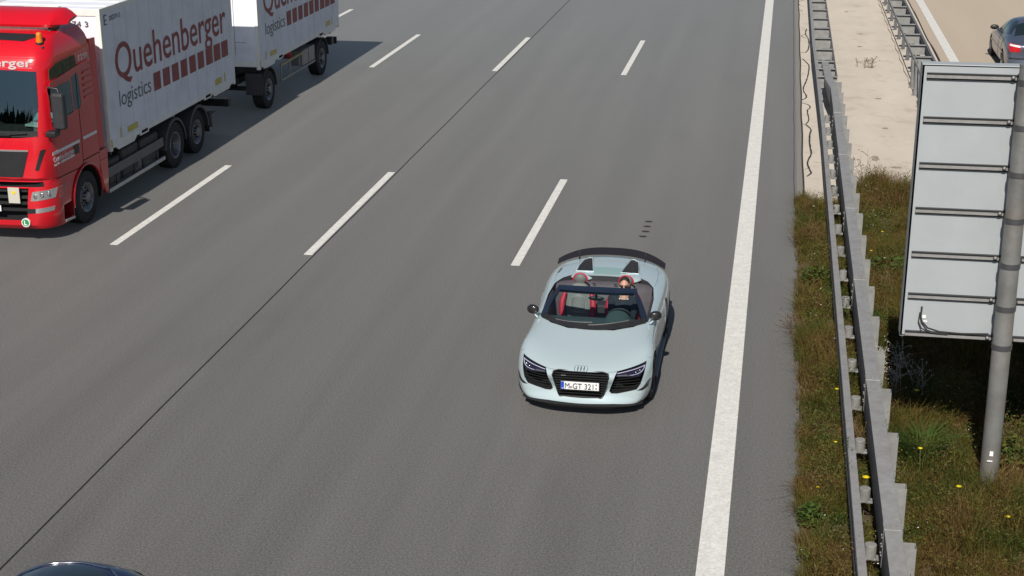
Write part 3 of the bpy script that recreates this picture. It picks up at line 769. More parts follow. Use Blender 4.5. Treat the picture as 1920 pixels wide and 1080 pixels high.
for P, w in tarl:
    for _ in range(2):
        N_ = [P[0]]
        for a, b in zip(P[:-1], P[1:]): N_ += [(a[0]*.75+b[0]*.25, a[1]*.75+b[1]*.25), (a[0]*.25+b[0]*.75, a[1]*.25+b[1]*.75)]
        P = N_+[P[-1]]
    Q = []
    for a, b in zip(P[:-1], P[1:]):
        for t in (0, .5): Q.append((a[0]+(b[0]-a[0])*t+random.uniform(-.004, .004), a[1]+(b[1]-a[1])*t))
    Q.append(P[-1])
    ws = [w*random.uniform(.7, 1.2) for _ in Q]
    for i in range(len(Q)-1):
        a, b = Vector((*Q[i], 0)), Vector((*Q[i+1], 0)); d = (b-a).normalized(); nn = Vector((-d.y, d.x, 0))
        if abs(d.y) < .5: e = (.10, .10)
        mb.add([a+nn*ws[i]+Vector((0,0,.0205)), a-nn*ws[i]+Vector((0,0,.0205)), b-nn*ws[i+1]+Vector((0,0,.0205)), b+nn*ws[i+1]+Vector((0,0,.0205))], [(0,1,2,3)])
tag(obj('crack_seal', mb, M['tar'], None), kind='structure')
# small worn patches / drain cores in the lane behind the roadster
for y, x in ((27.75,-2.25),(27.42,-2.25),(27.08,-2.25),(26.75,-2.27)):
    mb = MB(); mb.add([(x+.075*math.cos(a)*(1+.15*math.sin(5*a)), y+.055*math.sin(a), .0046) for a in np.linspace(0, 2*math.pi, 18, endpoint=False)], [tuple(range(18))])
    tag(obj('filled_core_hole', mb, mat('core_filling', (.03,.022,.017), .9, var=.5, vscale=30)), kind='structure')
# stains and specks on the slab
mb = MB(); random.seed(5)
for x, y, rx, ry in ((2.23,33.55,.10,.32),(2.67,44.9,.13,.14),(2.64,36.7,.10,.09),(2.64,32.8,.13,.09),(2.62,51,.12,.1),(2.35,56,.08,.12),(2.5,48.5,.1,.12),(2.66,40.3,.1,.1)):
    mb.add([(x+rx*math.cos(a)*random.uniform(.6, 1.1), y+ry*math.sin(a)*random.uniform(.6, 1.1), .0203) for a in np.linspace(0, 2*math.pi, 16, endpoint=False)], [tuple(range(16))])
tag(obj('slab_stain', mb, mat('slab_stain', (.30,.25,.19), .9, var=.3, vscale=14)), kind='structure')

# ================================================================ crash barriers
def wbeam(mb, x, s, z, y0, y1, h=.31, d=.08):
    """corrugated rail standing on edge; s = side it faces"""
    pr = [(0,-.155),(0.03,-.14),(.08,-.11),(.08,-.07),(.03,-.03),(.03,.03),(.08,.07),(.08,.11),(.03,.14),(0,.155)]
    a = [(x+s*p[0], y0, z+p[1]*h/.31) for p in pr]; b = [(x+s*(p[0]-.012), y0, z+p[1]*h/.31*.96) for p in pr[::-1]]
    mb.prism(a+b, (0, y1-y0, 0))
def boxbeam(mb, x0, x1, z0, z1, y0, y1): mb.box(x0, x1, y0, y1, z0, z1)
# near barrier
nb = thing('guard_rail', 'double steel crash barrier in the weeds beside the fast lane', 'guard rail', (1.3, 0, 0))
def loc(o): o.location = -Vector(nb.location); return o
segs = np.arange(10, 37.4, 4.05)
for k, y in enumerate(segs):
    y1 = min(y+4.05, 37.2)
    m = MB(); m.box(1.305, 1.475, y+.004, y1-.004, .44, .865)
    m.box(1.30, 1.48, y-.0, y+.16, .435, .869) if k else None
    for yy in (y+.05, y+.11):
        for xx in (1.34, 1.39, 1.44): m.cyl((xx, yy, .868), (xx, yy, .882), .010, 6)
        for zz in (.55, .65, .75): m.cyl((1.301, yy, zz), (1.288, yy, zz), .012, 6)
    o_ = obj('box_beam', m, [M['galv'], M['galv_shade']], nb, bevel=.012); shade_side(o_); loc(o_)
m = MB()   # tapered end of the box beam
m.loft([[(1.305,37.2,.46),(1.475,37.2,.46),(1.475,37.2,.865),(1.305,37.2,.865)], [(1.20,38.4,.66),(1.40,38.4,.66),(1.40,38.4,.86),(1.20,38.4,.86)], [(1.16,41.0,.66),(1.34,41.0,.66),(1.34,41.0,.82),(1.16,41.0,.82)]])
loc(obj('beam_end', m, M['galv'], nb, bevel=.01))
for y0_ in np.arange(10, 64, 4.0):
    m = MB()
    def cx(yy): return 1.095 if yy < 34 else 1.095-.10*min(1, (yy-34)/10)
    def cz(yy): return .0 if yy < 34 else .22*min(1, (yy-34)/7)
    rings = []
    for yy in (y0_, y0_+2.0, y0_+3.99):
        c, z = cx(yy), .47+cz(yy)
        rings.append([(c-.035, yy, z-.20), (c-.05, yy, z-.16), (c-.05, yy, z-.09), (c-.03, yy, z-.05), (c-.03, yy, z-.01), (c-.05, yy, z+.03), (c-.05, yy, z+.095), (c-.042, yy, z+.105), (c+.045, yy, z+.11), (c+.045, yy, z+.08), (c-.02, yy, z+.07), (c-.02, yy, z-.18)])
    m.loft(rings); o_ = obj('front_rail', m, [M['galv'], M['galv_shade']], nb); shade_side(o_); loc(o_)
for k in range(22):
    y = 14.5+1.335*k-1.335*2
    if y > 37: break
    m = MB(); m.cyl((1.225, y, .30), (1.225, y, .46), .062, 14); m.box(1.14, 1.32, y-.05, y+.05, .29, .315)
    loc(obj('spacer', m, M['galv_light'], nb, bevel=.006))
for k in range(20):
    y = 13.87+1.36*(k-1)
    m = MB()
    m.box(1.477, 1.615, y-.005, y+.001, -.1, .77); m.box(1.609, 1.615, y, y+.12, -.1, .77); m.box(1.477, 1.615, y+.12, y+.126, -.1, .77); m.box(1.535, 1.55, y-.012, y-.004, -.1, .74)
    loc(obj('post', m, M['galv_light'], nb))
# ladder section further along
for y in [39.0, 40.1]+[41.2+1.93*k for k in range(13)]:
    m = MB(); m.box(1.02, 1.50, y-.045, y+.045, .79, .815); m.box(1.03, 1.49, y+.02, y+.032, .50, .79)
    m.box(1.30, 1.42, y+.05, y+.17, -.1, .75); m.box(1.04, 1.16, y+.07, y+.10, .2, .5)
    loc(obj('cross_member', m, M['galv_light'], nb))
m = MB(); m.box(1.49, 1.52, 39, 66, .70, .82); loc(obj('rear_rail', m, M['galv_dark'], nb))
m = MB(); m.tube([(1.54, y, .35+.0*y) for y in (39, 50, 66)], .02, 6); loc(obj('brace_rail', m, M['galv_dark'], nb))
# far barrier
fb = thing('guard_rail', 'ladder-like steel crash barrier beside the opposite carriageway', 'guard rail', (3.9, 0, 0))
def locf(o): o.location = -Vector(fb.location); return o
for k in range(16):
    y = 42.35+1.93*k if k else 42.33
    m = MB(); m.box(3.68, 4.12, y-.045, y+.045, .79, .815); m.box(3.69, 4.10, y+.02, y+.032, .52, .79); m.box(3.78, 3.92, y+.25, y+.40, .50, .52)
    locf(obj('cross_member', m, M['galv_light'], fb))
    m = MB(); m.box(3.76, 3.86, y+.05, y+.06, -.1, .78); m.box(3.76, 3.768, y+.06, y+.15, -.1, .78); m.box(3.70, 3.84, y+.05, y+.16, .016, .026)
    locf(obj('post', m, M['galv_dark'], fb))
for y in (38.0, 39.4, 40.9, 42.0):
    m = MB(); m.cyl((3.66, y, .016), (3.66, y, .76), .085, 16); m.box(3.54, 3.76, y-.06, y+.06, .016, .028); locf(obj('post', m, M['galv_light'], fb, sm=40))
m = MB(); m.box(3.63, 3.655, 14, 74, .70, .81); locf(obj('rear_rail', m, M['galv_light'], fb))
m = MB(); wbeam(m, 4.12, 1, .66, 14, 74); locf(obj('front_rail', m, M['galv_dark'], fb))
m = MB(); m.box(3.62, 4.12, 14, 40, .70, .80); locf(obj('box_beam', m, M['galv'], fb, bevel=.012))
m = MB(); m.tube([(3.60-.0*k+.10*abs(math.sin(k*math.pi/2))*0+(-.02 if k % 2 else .03), 41.5+k*.965, .03+(.012 if k % 2 else .0)) for k in range(20)], .009, 5)
tag(obj('cable', m, mat('ochre_cable', (.35,.27,.12), .7)), 'thin ochre cable lying along the far barrier posts', 'cable')

# ================================================================ sign seen from behind
sg = thing('road_sign', 'large grey road sign seen from behind on a round steel pole', 'road sign', (2.66, 16.85, 0))
def locs(o): o.location = -Vector(sg.location); return o
SX0, SX1, SZ0, SZ1, SY = 1.568, 3.95, 1.86, 5.03, 17.05
m = MB(); m.cyl((2.685, 16.75, -.3), (2.665, 16.83, SZ1+.05), .105, 36); m.cyl((2.665, 16.83, SZ1+.05), (2.665, 16.83, SZ1+.07), .108, 36)
locs(obj('pole', m, M['pole_steel'], sg, sm=40))
m = MB(); m.box(SX0, SX1, SY, SY+.012, SZ0, SZ1)
m.box(SX0, SX0+.03, SY-.0, SY+.19, SZ0, SZ1); m.box(SX0, SX1, SY, SY+.19, SZ1-.02, SZ1+.004); m.box(SX1-.03, SX1, SY, SY+.19, SZ0, SZ1); m.box(SX0, SX1, SY, SY+.19, SZ0-.004, SZ0+.02)
locs(obj('sign_panel', m, M['sign_alu'], sg, bevel=.004))
for z in (4.91, 4.42, 3.90, 3.38, 2.86, 2.36, 1.90):
    m = MB(); x0 = SX0+.055
    m.box(x0, SX1-.06, SY-.045, SY, z-.020, z+.016)
    m.box(x0, SX1-.06, SY-.047, SY-.001, z+.016, z+.034, 1)  # black strips above and below paint in the rail's shadow lines
    m.box(x0, SX1-.06, SY-.020, SY-.001, z-.040, z-.020, 1)
    r = obj('bracket_rail', m, [M['galv'], M['black']], sg); locs(r)
    t = (z+.3)/(SZ1+.35); cx_, cy_ = 2.685-.02*t, 16.75+.08*t
    m = MB(); n = 26; rr = []
    for k in range(n+1):
        a = 2*math.pi*k/n; c, s = math.cos(a), math.sin(a)
        rr.append([(cx_+c*.107, cy_+s*.107, z-.03), (cx_+c*.114, cy_+s*.114, z-.03), (cx_+c*.114, cy_+s*.114, z+.03), (cx_+c*.107, cy_+s*.107, z+.03)])
    m.loft(rr, True, False, False)
    for s in (-1, 1): m.box(cx_+s*.135-.022, cx_+s*.135+.022, SY-.062, SY-.03, z-.012, z+.014)
    locs(obj('pole_clamp', m, mat('clamp_grey', (.10,.10,.105), .5, .5), sg, sm=40))
    m = MB(); m.ell((cx_-.135, SY-.065, z+.012), (.018, .018, .018), 10, 6); locs(obj('clamp_bolt', m, M['galv_light'], sg, sm=60))
m = MB(); m.tube([(1.79, SY-.01, 2.22), (1.785, SY-.03, 2.12), (1.80, SY-.04, 2.06), (1.87, SY-.055, 1.99), (2.0, SY-.065, 1.955), (2.25, SY-.065, 1.945), (2.55, SY-.065, 1.96)], .010, 6)
m.tube([(1.775, SY-.01, 2.16), (1.765, SY-.03, 2.05), (1.80, SY-.05, 1.98), (1.9, SY-.065, 1.94), (2.1, SY-.065, 1.93)], .008, 6); m.box(1.78, 1.80, SY-.02, SY, 2.18, 2.23)
locs(obj('cable', m, M['rubber'], sg, sm=60))
m = MB(); m.box(1.805, 1.845, SY-.004, SY-.001, 2.09, 2.125); m.box(1.82, 1.865, SY-.004, SY-.001, 2.045, 2.06); locs(obj('sticker', m, M['white_text'], sg))
m = MB(); m.box(-.02, .02, -.003, 0, -.03, .03); m.box(-.04, .02, -.003, 0, -.10, -.085); o_ = obj('sticker', m, M['white_text'], sg); o_.location = (2.67-2.66, 16.665-16.85-.02, .62)
# ================================================================ truck and trailer
M['truck_red'] = mat('truck_red_paint', (.60, .006, .016), .28, .0, coat=.7, var=.04, vscale=2)
M['trim_red'] = mat('lower_red_plastic', (.33, .01, .018), .45, .0, var=.1)
M['box_white'] = mat('white_container_paint', (.84, .86, .93), .45, var=.04, vscale=1.2, dirt=((.42, .42, .42), .35, 1.6))
M['box_frame'] = mat('white_steel_frame', (.84, .85, .81), .4, var=.05, vscale=3, dirt=((.5, .5, .45), .3, 4))
M['logo_red'] = mat('dark_red_lettering', (.27, .028, .034), .5, dirt=((.4, .3, .3), .25, 3))
M['logo_grey'] = mat('grey_lettering', (.10, .10, .12), .5, dirt=((.4, .4, .4), .2, 3))
M['yellow'] = mat('yellow_marking', (.62, .50, .05), .5, var=.3, vscale=15, dirt=((.6, .6, .5), .8, 12))
M['dark_glass'] = glass('cab_glass', (.72, .80, .80), (.62, .85, 1.0), 2.4)
M['lamp_clear'] = mat('clear_lamp', (.62, .62, .62), .15, .75)
M['amber'] = mat('amber_lens', (.75, .20, .01), .25, coat=.8)
M['alu_step'] = mat('aluminium_rail', (.55, .55, .55), .35, .6, dirt=((.2, .2, .2), .4, 5))
M['grey_rail'] = mat('grey_side_rail', (.14, .14, .145), .5, .2, dirt=((.06, .06, .06), .5, 5))
M['truck_rim'] = mat('truck_rim', (.24, .24, .255), .4, .5, var=.3, vscale=12, dirt=((.08, .07, .06), .7, 8))
M['mudguard'] = mat('mudguard_plastic', (.055, .055, .062), .55, var=.2)
M['paper'] = mat('paper', (.55, .72, .62), .7)
M['cab_inside'] = mat('cab_interior', (.035, .033, .030), .8, var=.2)
M['curtain'] = mat('olive_curtain', (.10, .11, .055), .9, var=.4, vscale=9)

TX, TY = -13.94, 24.42
HALF = 1.22
truck = thing('truck', 'red box truck with white container and logistics lettering in the slow lane', 'truck', (TX, TY, 0))
def ring_plan(w, f, r, back, z, n=7):
    """plan outline with rounded front corners, f = front y"""
    p = []
    for k in range(n):
        a = math.pi/2*k/(n-1); p.append((w-r+r*math.sin(a), f+r*1.15-r*1.15*math.cos(a), z))
    q = [(-x, y, z) for x, y, z in p[::-1]]
    mid = [(-(w-r)*t, f, z) for t in (.6, .2, -.2, -.6)]
    mid = [(x, f-.045*(1-(x/(w-r))**2), z) for x, y, z in mid]
    return p[::1]+[(w, back, z), (-w, back, z)]+q+mid
cabm = MB()
R_ = [(.26,1.19,.12,.34,2.10),(.34,1.21,.05,.36,2.10),(.55,1.22,.02,.36,2.10),(.80,1.22,.02,.36,2.10),(1.04,1.22,.05,.36,2.12),(1.16,1.22,.08,.36,2.12),(1.22,1.22,.04,.34,2.15),(1.75,1.22,.07,.33,2.15),(1.93,1.22,.11,.33,2.15),
      (2.4,1.22,.18,.33,2.15),(3.10,1.215,.31,.34,2.15),(3.28,1.21,.34,.34,2.15),(3.33,1.205,.38,.34,2.15),(3.52,1.15,.52,.32,2.10),(3.66,1.07,.78,.30,2.05),(3.72,.95,1.15,.28,1.98)]
cabm.loft([ring_plan(w, f, r, b, z) for z, w, f, r, b in R_])
cab = obj('cab', cabm, M['truck_red'], truck)
bake(cab, 32)
cab_bvh = bvh_of(cab)
# openings: windscreen, side windows, wheel arches, steps, cabin space
WS = [(-1.02,1.97),(-.7,1.94),(0,1.93),(.7,1.94),(1.02,1.97),(1.05,2.5),(1.02,3.10),(.6,3.12),(0,3.13),(-.6,3.12),(-1.02,3.10),(-1.05,2.5)]
SW = [(.40,2.10),(.42,2.78),(1.20,2.80),(1.22,2.20),(.95,2.16)]
SWR = [(1.26,2.22),(1.25,2.84),(1.55,2.86),(1.57,2.30),(1.50,2.22)]
cc = []
g = MB(); g.box(-1.14, 1.14, .50, 2.0, 1.45, 3.15); cc.append((g, M['cab_inside']))
g = MB(); g.prism([(x, .7, z) for x, z in WS], (0, -1.0, 0)); cc.append((g, M['black']))
for s in (1, -1):
    for P in (SW, SWR):
        g = MB(); g.prism([(s*1.0, y, z) for y, z in P], (s*.5, 0, 0)); cc.append((g, M['black']))
    g = MB(); g.cyl((s*.72, 1.50, .52), (s*1.5, 1.50, .52), .60, 40); cc.append((g, M['mattblack']))
    g = MB(); g.box(s*1.0 if s > 0 else -1.5, 1.5 if s > 0 else -1.0, .50, .87, .335, .62); cc.append((g, M['trim_red']))
g = MB(); g.box(-1.5, 1.5, .95, 2.2, -.2, .36); cc.append((g, M['mattblack']))
g = MB(); g.prism([(x, .16, z) for x, z in [(-.74,.44),(.74,.44),(.80,1.03),(-.80,1.03)]], (0, -.4, 0)); cc.append((g, M['mattblack']))
g = MB(); g.box(-1.06, 1.06, -.2, .14, 1.055, 1.145); cc.append((g, M['mattblack']))
cut(cab, cc, 32)
drape('windscreen', [(x*.995, z) for x, z in WS], (1, 1), -1, cab_bvh, -.012, M['dark_glass'], truck, thick=.006, step=.12)
drape('windscreen_seal', [(-1.03,1.955),(1.03,1.955),(1.03,2.06),(-1.03,2.06)], (1, 1), -1, cab_bvh, .003, M['black'], truck, thick=.004, step=.15)
for s in (1, -1):
    for P in (SW, SWR):
        obj('side_window', MB().prism([(s*1.212, y, z) for y, z in P], (s*.005, 0, 0)), M['dark_glass'], truck)
    obj('upper_window', MB().prism([(s*1.2225, y, z) for y, z in [(.40,2.93),(.42,3.12),(.7,3.19),(1.46,3.22),(1.50,3.0)]], (s*.004, 0, 0)), M['curtain'], truck)
    obj('window_belt', MB().prism([(s*1.224, y, z) for y, z in [(.36,2.82),(.38,2.90),(1.6,3.02),(2.0,3.05),(2.0,2.98),(1.56,2.90)]], (s*.012, 0, 0)), M['truck_red'], truck, bevel=.004)
# side furniture
for s in (1, -1):
    x = s*1.2215
    P = lambda pts, d, m, n_, off=.0, **k: obj(n_, MB().prism([(x+s*off, y, z) for y, z in pts], (s*d, 0, 0)), m, truck, **k)
    P([(.26,1.60),(1.36,1.60),(1.36,1.655),(.27,1.655)], .004, M['white_text'], 'white_stripe')
    P([(1.52,1.61),(2.10,1.61),(2.10,1.665),(1.52,1.665)], .004, M['white_text'], 'white_stripe')
    P([(1.10,1.42),(1.30,1.42),(1.30,1.59),(1.10,1.59)], .010, M['black'], 'door_handle', bevel=.01)
    P([(1.435,1.15),(1.445,1.15),(1.46,1.6),(1.46,2.9),(1.45,2.9),(1.45,1.6)], .003, M['mattblack'], 'door_gap')
    P([(.30,1.15),(1.44,1.12),(1.44,1.135),(.30,1.165)], .004, M['mattblack'], 'door_gap')
    P([(1.46,1.22),(2.14,1.22),(2.14,1.235),(1.46,1.235)], .004, M['mattblack'], 'panel_gap')
    for k in range(6):
        z = 2.35+k*.115; P([(1.72,z),(2.08,z),(2.08,z+.045),(1.74,z+.045)], .014, M['truck_red'], 'cab_rib', bevel=.006)
    P([(.50,.30),(.87,.27),(.87,.315),(.50,.345)], .02, M['alu_step'], 'step_plate', bevel=.005)
    P([(.84,.30),(.88,.30),(.88,.60),(.84,.62)], .012, M['trim_red'], 'step_frame')
    # fender lip
    m = MB(); m.tube([(s*1.235, 1.5+.625*math.cos(a), .52+.625*math.sin(a)) for a in np.linspace(-.05, math.pi+.05, 24)], .024, 8); obj('fender_lip', m, M['truck_red'], truck, sm=60)
    m = MB(); m.tube([(s*1.225, 1.5+.60*math.cos(a), .52+.60*math.sin(a)) for a in np.linspace(math.pi*.62, math.pi+.1, 12)], .022, 8); obj('arch_trim', m, M['alu_step'], truck, sm=60)
    m = MB(); m.box(s*.7 if s > 0 else -1.225, 1.225 if s > 0 else -.7, 2.12, 2.50, 1.05, 1.24); m.prism([(s*1.225, 2.12, 1.05), (s*1.225, 2.50, 1.05), (s*1.225, 2.42, .40), (s*1.225, 2.30, .35), (s*1.225, 2.15, .75)], (-s*.05, 0, 0))
    obj('rear_fender', m, M['truck_red'], truck, bevel=.02)
    # cab rear air deflector
    m = MB(); m.prism([(s*1.15, 2.12, 1.3), (s*1.22, 2.12, 1.3), (s*1.24, 2.34, 1.3), (s*1.20, 2.34, 1.3)], (0, 0, 2.1)); obj('air_deflector', m, M['trim_red' if 0 else 'truck_red'], truck, bevel=.01)
    m = MB(); m.box(s*1.0 if s>0 else -1.16, 1.16 if s>0 else -1.0, 2.2, 2.3, 1.6, 3.1); obj('rear_duct', m, M['black'], truck)
    # mirror
    m = MB(); m.box(s*1.30 if s>0 else -1.53, 1.53 if s>0 else -1.30, .22, .38, 2.08, 2.74); mo = obj('mirror', m, mat('mirror_housing', (.03,.031,.035), .5, var=.2) if s > 0 else M['black'], truck, bevel=.05, bseg=3)
    m = MB(); m.box(s*1.33 if s>0 else -1.50, 1.50 if s>0 else -1.33, .375, .385, 2.12, 2.70); obj('mirror_glass', m, M['chrome'], mo)
    m = MB(); m.tube([(s*1.20, .36, 2.82), (s*1.40, .33, 2.80), (s*1.42, .32, 2.72)], .022, 8); m.tube([(s*1.18, .30, 2.0), (s*1.34, .32, 2.03), (s*1.40, .32, 2.12)], .026, 8); obj('mirror_bracket', m, M['black'], mo, sm=60)
    m = MB(); m.box(s*1.16 if s>0 else -1.36, 1.36 if s>0 else -1.16, .16, .38, 1.95, 2.06); obj('kerb_mirror', m, M['black'], truck, bevel=.03, bseg=3)
m = text_mb('8298', .17, lambda u, v, w: (1.223+w, 1.60+u, 3.06+v), .003, width=.42, bold=.003); obj('fleet_number', m, mat('pale_red_print', (.6,.42,.42), .5), truck)
m = text_mb('Quehenberger', .15, lambda u, v, w: (1.224+w, .28+u, 1.46+v), .003, width=.85); obj('door_lettering', m, M['white_text'], truck)
m = text_mb('logistics', .06, lambda u, v, w: (1.224+w, .30+u, 1.395+v), .003, width=.22); obj('door_lettering', m, M['white_text'], truck)
m = MB()
for k in range(9): m.box(1.2225, 1.226, .56+k*.062, .56+k*.062+.045, 1.395, 1.44)
obj('door_logo_blocks', m, M['white_text'], truck)
m = MB()
for k, w in enumerate((.40, .34, .36, .22, .26)): m.box(1.2225, 1.225, .36, .36+w, .98-k*.045, .992-k*.045)
obj('small_print', m, mat('faded_print', (.5,.3,.3), .6), truck)
# front furniture
def fr(name, pts, off, m, th=.006, step=.12, parent=None): return drape(name, pts, (1, 1), -1, cab_bvh, off, m, parent or truck, thick=th, step=step)
def rect(x0, x1, z0, z1): return [(x0,z0),(x1,z0),(x1,z1),(x0,z1)]
fr('front_panel', [(-.72,1.24),(.72,1.24),(.86,1.70),(-.86,1.70)], .010, M['black'], .01)
fr('chrome_strip', rect(-.86, .86, 1.705, 1.735), .014, M['chrome'], .008)
m = text_mb('MAN', .17, lambda u, v, w: (u-.22, .02-w, v+1.42), .02, width=.44); obj('maker_letters', m, M['galv'], truck)
for k in range(4): fr('grille_bar', rect(-.76+.03*(3-k)*0, .76, .60+k*.12, .655+k*.12), -.05, M['black'], .03)
for s in (1, -1):
    q = lambda pts: [(s*x, z) for x, z in pts]
    h = fr('headlight', q([(.83,.80),(1.19,.83),(1.21,1.0),(.87,.97)]), .004, M['lamp_clear'], .02, .025)
    ml = MB()
    for xx, zz in ((.92,.88),(1.02,.90),(1.11,.92)): ml.ell((s*xx, cab_bvh.ray_cast(Vector((s*xx,-1,zz)), Vector((0,1,0)))[0].y-.004, zz), (.04,.012,.05), 12, 8)
    obj('headlight_lens', ml, M['chrome'], h, sm=60)
    fr('fog_light', q([(.90,.575),(1.17,.60),(1.18,.68),(.91,.66)]), .004, M['lamp_clear'], .015, .025)
    fr('fog_light_bezel', q([(.74,.565),(.90,.575),(.91,.66),(.76,.66)]), .003, M['black'], .01, .025)
    fr('air_slot', q([(.955,1.36),(1.02,1.36),(1.135,1.72),(1.115,1.74),(1.06,1.72)]), .003, M['black'], .006, .025)
plq = obj('licence_plate', MB().box(-.26, .26, -.02, -.008, .60, .71), M['plate_white'], truck, bevel=.003)
obj('notice_board', MB().box(.42, .64, -.012, .004, .76, 1.05), mat('pale_board', (.55,.52,.45), .6), truck, bevel=.003)
m = MB(); m.cyl((.53,-.013,.96), (.53,-.018,.96), .035, 20); obj('yellow_dot', m, mat('bright_yellow', (.8,.6,.02), .5), truck)
m = MB(); m.cyl((.70,.03,.40), (.70,-.004,.40), .082, 28); dk = obj('round_badge', m, M['plate_white'], truck, sm=40)
m = MB(); m.cyl((.70,-.003,.40), (.70,-.007,.40), .066, 28); obj('green_disc', m, mat('badge_green', (.02,.28,.08), .5), dk, sm=40)
m = text_mb('L', .12, lambda u, v, w: (.668+u, -.010-w, .358+v), .003, bold=.003); obj('badge_letter', m, M['white_text'], dk)
# name board above the windscreen
m = text_mb('Quehenberger', .20, lambda u, v, w: (u-.97, 0, v+3.185), .006, width=1.94, bold=.004)
m2 = MB(); vv = []
for x, y, z in m.v:
    h = cab_bvh.ray_cast(Vector((x, -1, z)), Vector((0, 1, 0))); vv.append((x, (h[0].y if h[0] else .35)-.014, z))
m2.add(vv, m.f); obj('roof_lettering', m2, M['white_text'], truck)
fr('name_board', rect(-1.05, 1.05, 3.155, 3.345), .003, mat('bright_red_board', (.72,.02,.05), .4), .003, .1)
# roof: dark hatch, beacon, spoiler
drape('roof_hatch', [(-.85,.62),(.70,.62),(.92,.78),(.80,.86),(-.85,.86)], (2, -1), 5, cab_bvh, .008, M['black'], truck, step=.08)
m = MB(); m.cyl((.98,.66,3.44), (.98,.66,3.57), .075, 16); m.box(.88, 1.08, .58, .72, 3.42, 3.50); be = obj('beacon_base', m, M['black'], truck, bevel=.01)
m = MB(); m.cyl((.98,.66,3.57), (.98,.66,3.72), .062, 16, .05); m.ell((.98,.66,3.72), (.05,.05,.03), 12, 6); obj('beacon_lens', m, M['amber'], be, sm=40)
m = MB(); rings = []
for x in np.linspace(-1.20, 1.20, 25):
    k = abs(x)/1.20; e = max(0, (k-.82)/.18); c = 1-.55*e**1.5
    z0 = 3.76-.0*k; rings.append([(x, 1.08+.30*e, z0+.03*e), (x, 1.05+.32*e, z0+.05*c), (x, 1.25+.2*e, z0+.20*c), (x, 1.60, z0+.285*c), (x, 1.78, z0+.27*c), (x, 1.75, z0+.10)])
m.loft(rings); obj('roof_spoiler', m, M['truck_red'], truck, sm=35)
for s in (1, -1): obj('spoiler_foot', MB().prism([(s*.92, 1.1, 3.66), (s*.92, 1.5, 3.66), (s*.92, 1.5, 3.85), (s*.92, 1.2, 3.80)], (s*.05, 0, 0)), M['black'], truck)
# inside the cab
obj('cab_dashboard', MB().prism([(-1.12,.36,1.5),(-1.12,.36,1.98),(-1.12,.62,2.06),(-1.12,.95,2.0),(-1.12,.95,1.5)], (2.24,0,0)), M['cab_inside'], truck, bevel=.03)
m = MB(); m.prism([(.62,.50,2.07),(.95,.42,2.07),(1.02,.62,2.07),(.70,.70,2.07)], (0,0,.035)); obj('papers', m, M['paper'], truck)
m = MB(); m.box(.86, .98, .72, .80, 2.06, 2.20); obj('paper_cup', m, mat('beige_card', (.6,.45,.3), .7), truck, bevel=.01)
m = MB(); m.tube([(.66+.22*math.cos(a), .98+.08*math.sin(a), 2.06+.20*math.sin(a)) for a in np.linspace(0, 2*math.pi, 28, endpoint=False)], .018, 8, closed=True); m.cyl((.66,.98,2.06), (.66,.85,1.85), .03, 8); obj('steering_wheel', m, M['black'], truck, sm=60)
m = MB(); m.tube([(-.1,.06,2.0),(.3,.05,1.985),(.85,.09,2.03)], .012, 6); m.tube([(.30,.06,1.98),(.28,.06,2.08)], .012, 6); m.box(-.05, .55, .03, .06, 1.985, 2.01); obj('wiper', m, M['black'], truck, sm=60)
for x in (.66, -.66): obj('cab_seat', MB().box(x-.24, x+.24, 1.2, 1.65, 1.46, 1.70).box(x-.24, x+.24, 1.62, 1.78, 1.6, 2.45), M['cab_inside'], truck, bevel=.05)
tdrv, _ = seated_person('truck driver in teal shirt behind the side window of the red cab', (TX+.66, TY+1.36, 1.66), M['shirt_teal'], [(.16, -.38, .36), (-.16, -.38, .36)])

def truck_wheel(parent, x, y, r, s, name='wheel', deep=False):
    w = .30; t = MB(); rr = .56
    prof = [(0.04, rr), (.0, rr+.06), (-.03, .80), (.0, .93), (.04, .985), (.5, 1.0), (.96, .985), (1.0, .93), (1.0, rr)]
    rings = []
    for k in range(40):
        a = 2*math.pi*k/40; rings.append([(x-s*u*w, y+math.cos(a)*r*q, r+math.sin(a)*r*q) for u, q in prof])
    rings.append(rings[0]); t.loft(rings, False, False, False)
    wh = obj(name, t, M['tyre'], parent, sm=40)
    m = MB(); ds = .22 if not deep else .65
    prof = [(.03, rr+.012), (-.01, rr), (.02, rr-.05), (ds*.6, rr-.11), (ds, rr-.17), (ds-.08 if not deep else ds-.02, .24), (ds-.30 if not deep else ds-.1, .20), (ds-.36 if not deep else ds-.12, .10), (ds-.36 if not deep else ds-.12, .0)]
    rings = []
    for k in range(40):
        a = 2*math.pi*k/40; rings.append([(x-s*u*w, y+math.cos(a)*r*q, r+math.sin(a)*r*q) for u, q in prof])
    rings.append(rings[0]); m.loft(rings, False, False, False)
    ri = obj('rim', m, M['truck_rim'], wh, sm=50)
    h = MB()
    for k in range(10):
        a = 2*math.pi*k/10; cy, cz = y+math.cos(a)*r*.325, r+math.sin(a)*r*.325; xx = x-s*w*(ds-.035)
        h.cyl((xx+s*.006, cy, cz), (xx-s*.03, cy, cz), .026, 10)
    obj('rim_hole', h, M['mattblack'], ri)
    h = MB()
    for k in range(10):
        a = 2*math.pi*(k+.5)/10; cy, cz = y+math.cos(a)*r*.235, r+math.sin(a)*r*.235; xx = x-s*w*(ds-.2)
        h.cyl((xx+s*.03, cy, cz), (xx-s*.03, cy, cz), .014, 6)
    h.cyl((x-s*w*(ds-.30), y, r), (x-s*w*(ds-.1), y, r), .085, 14)
    obj('wheel_nut', h, M['chassis'], ri)
    return wh
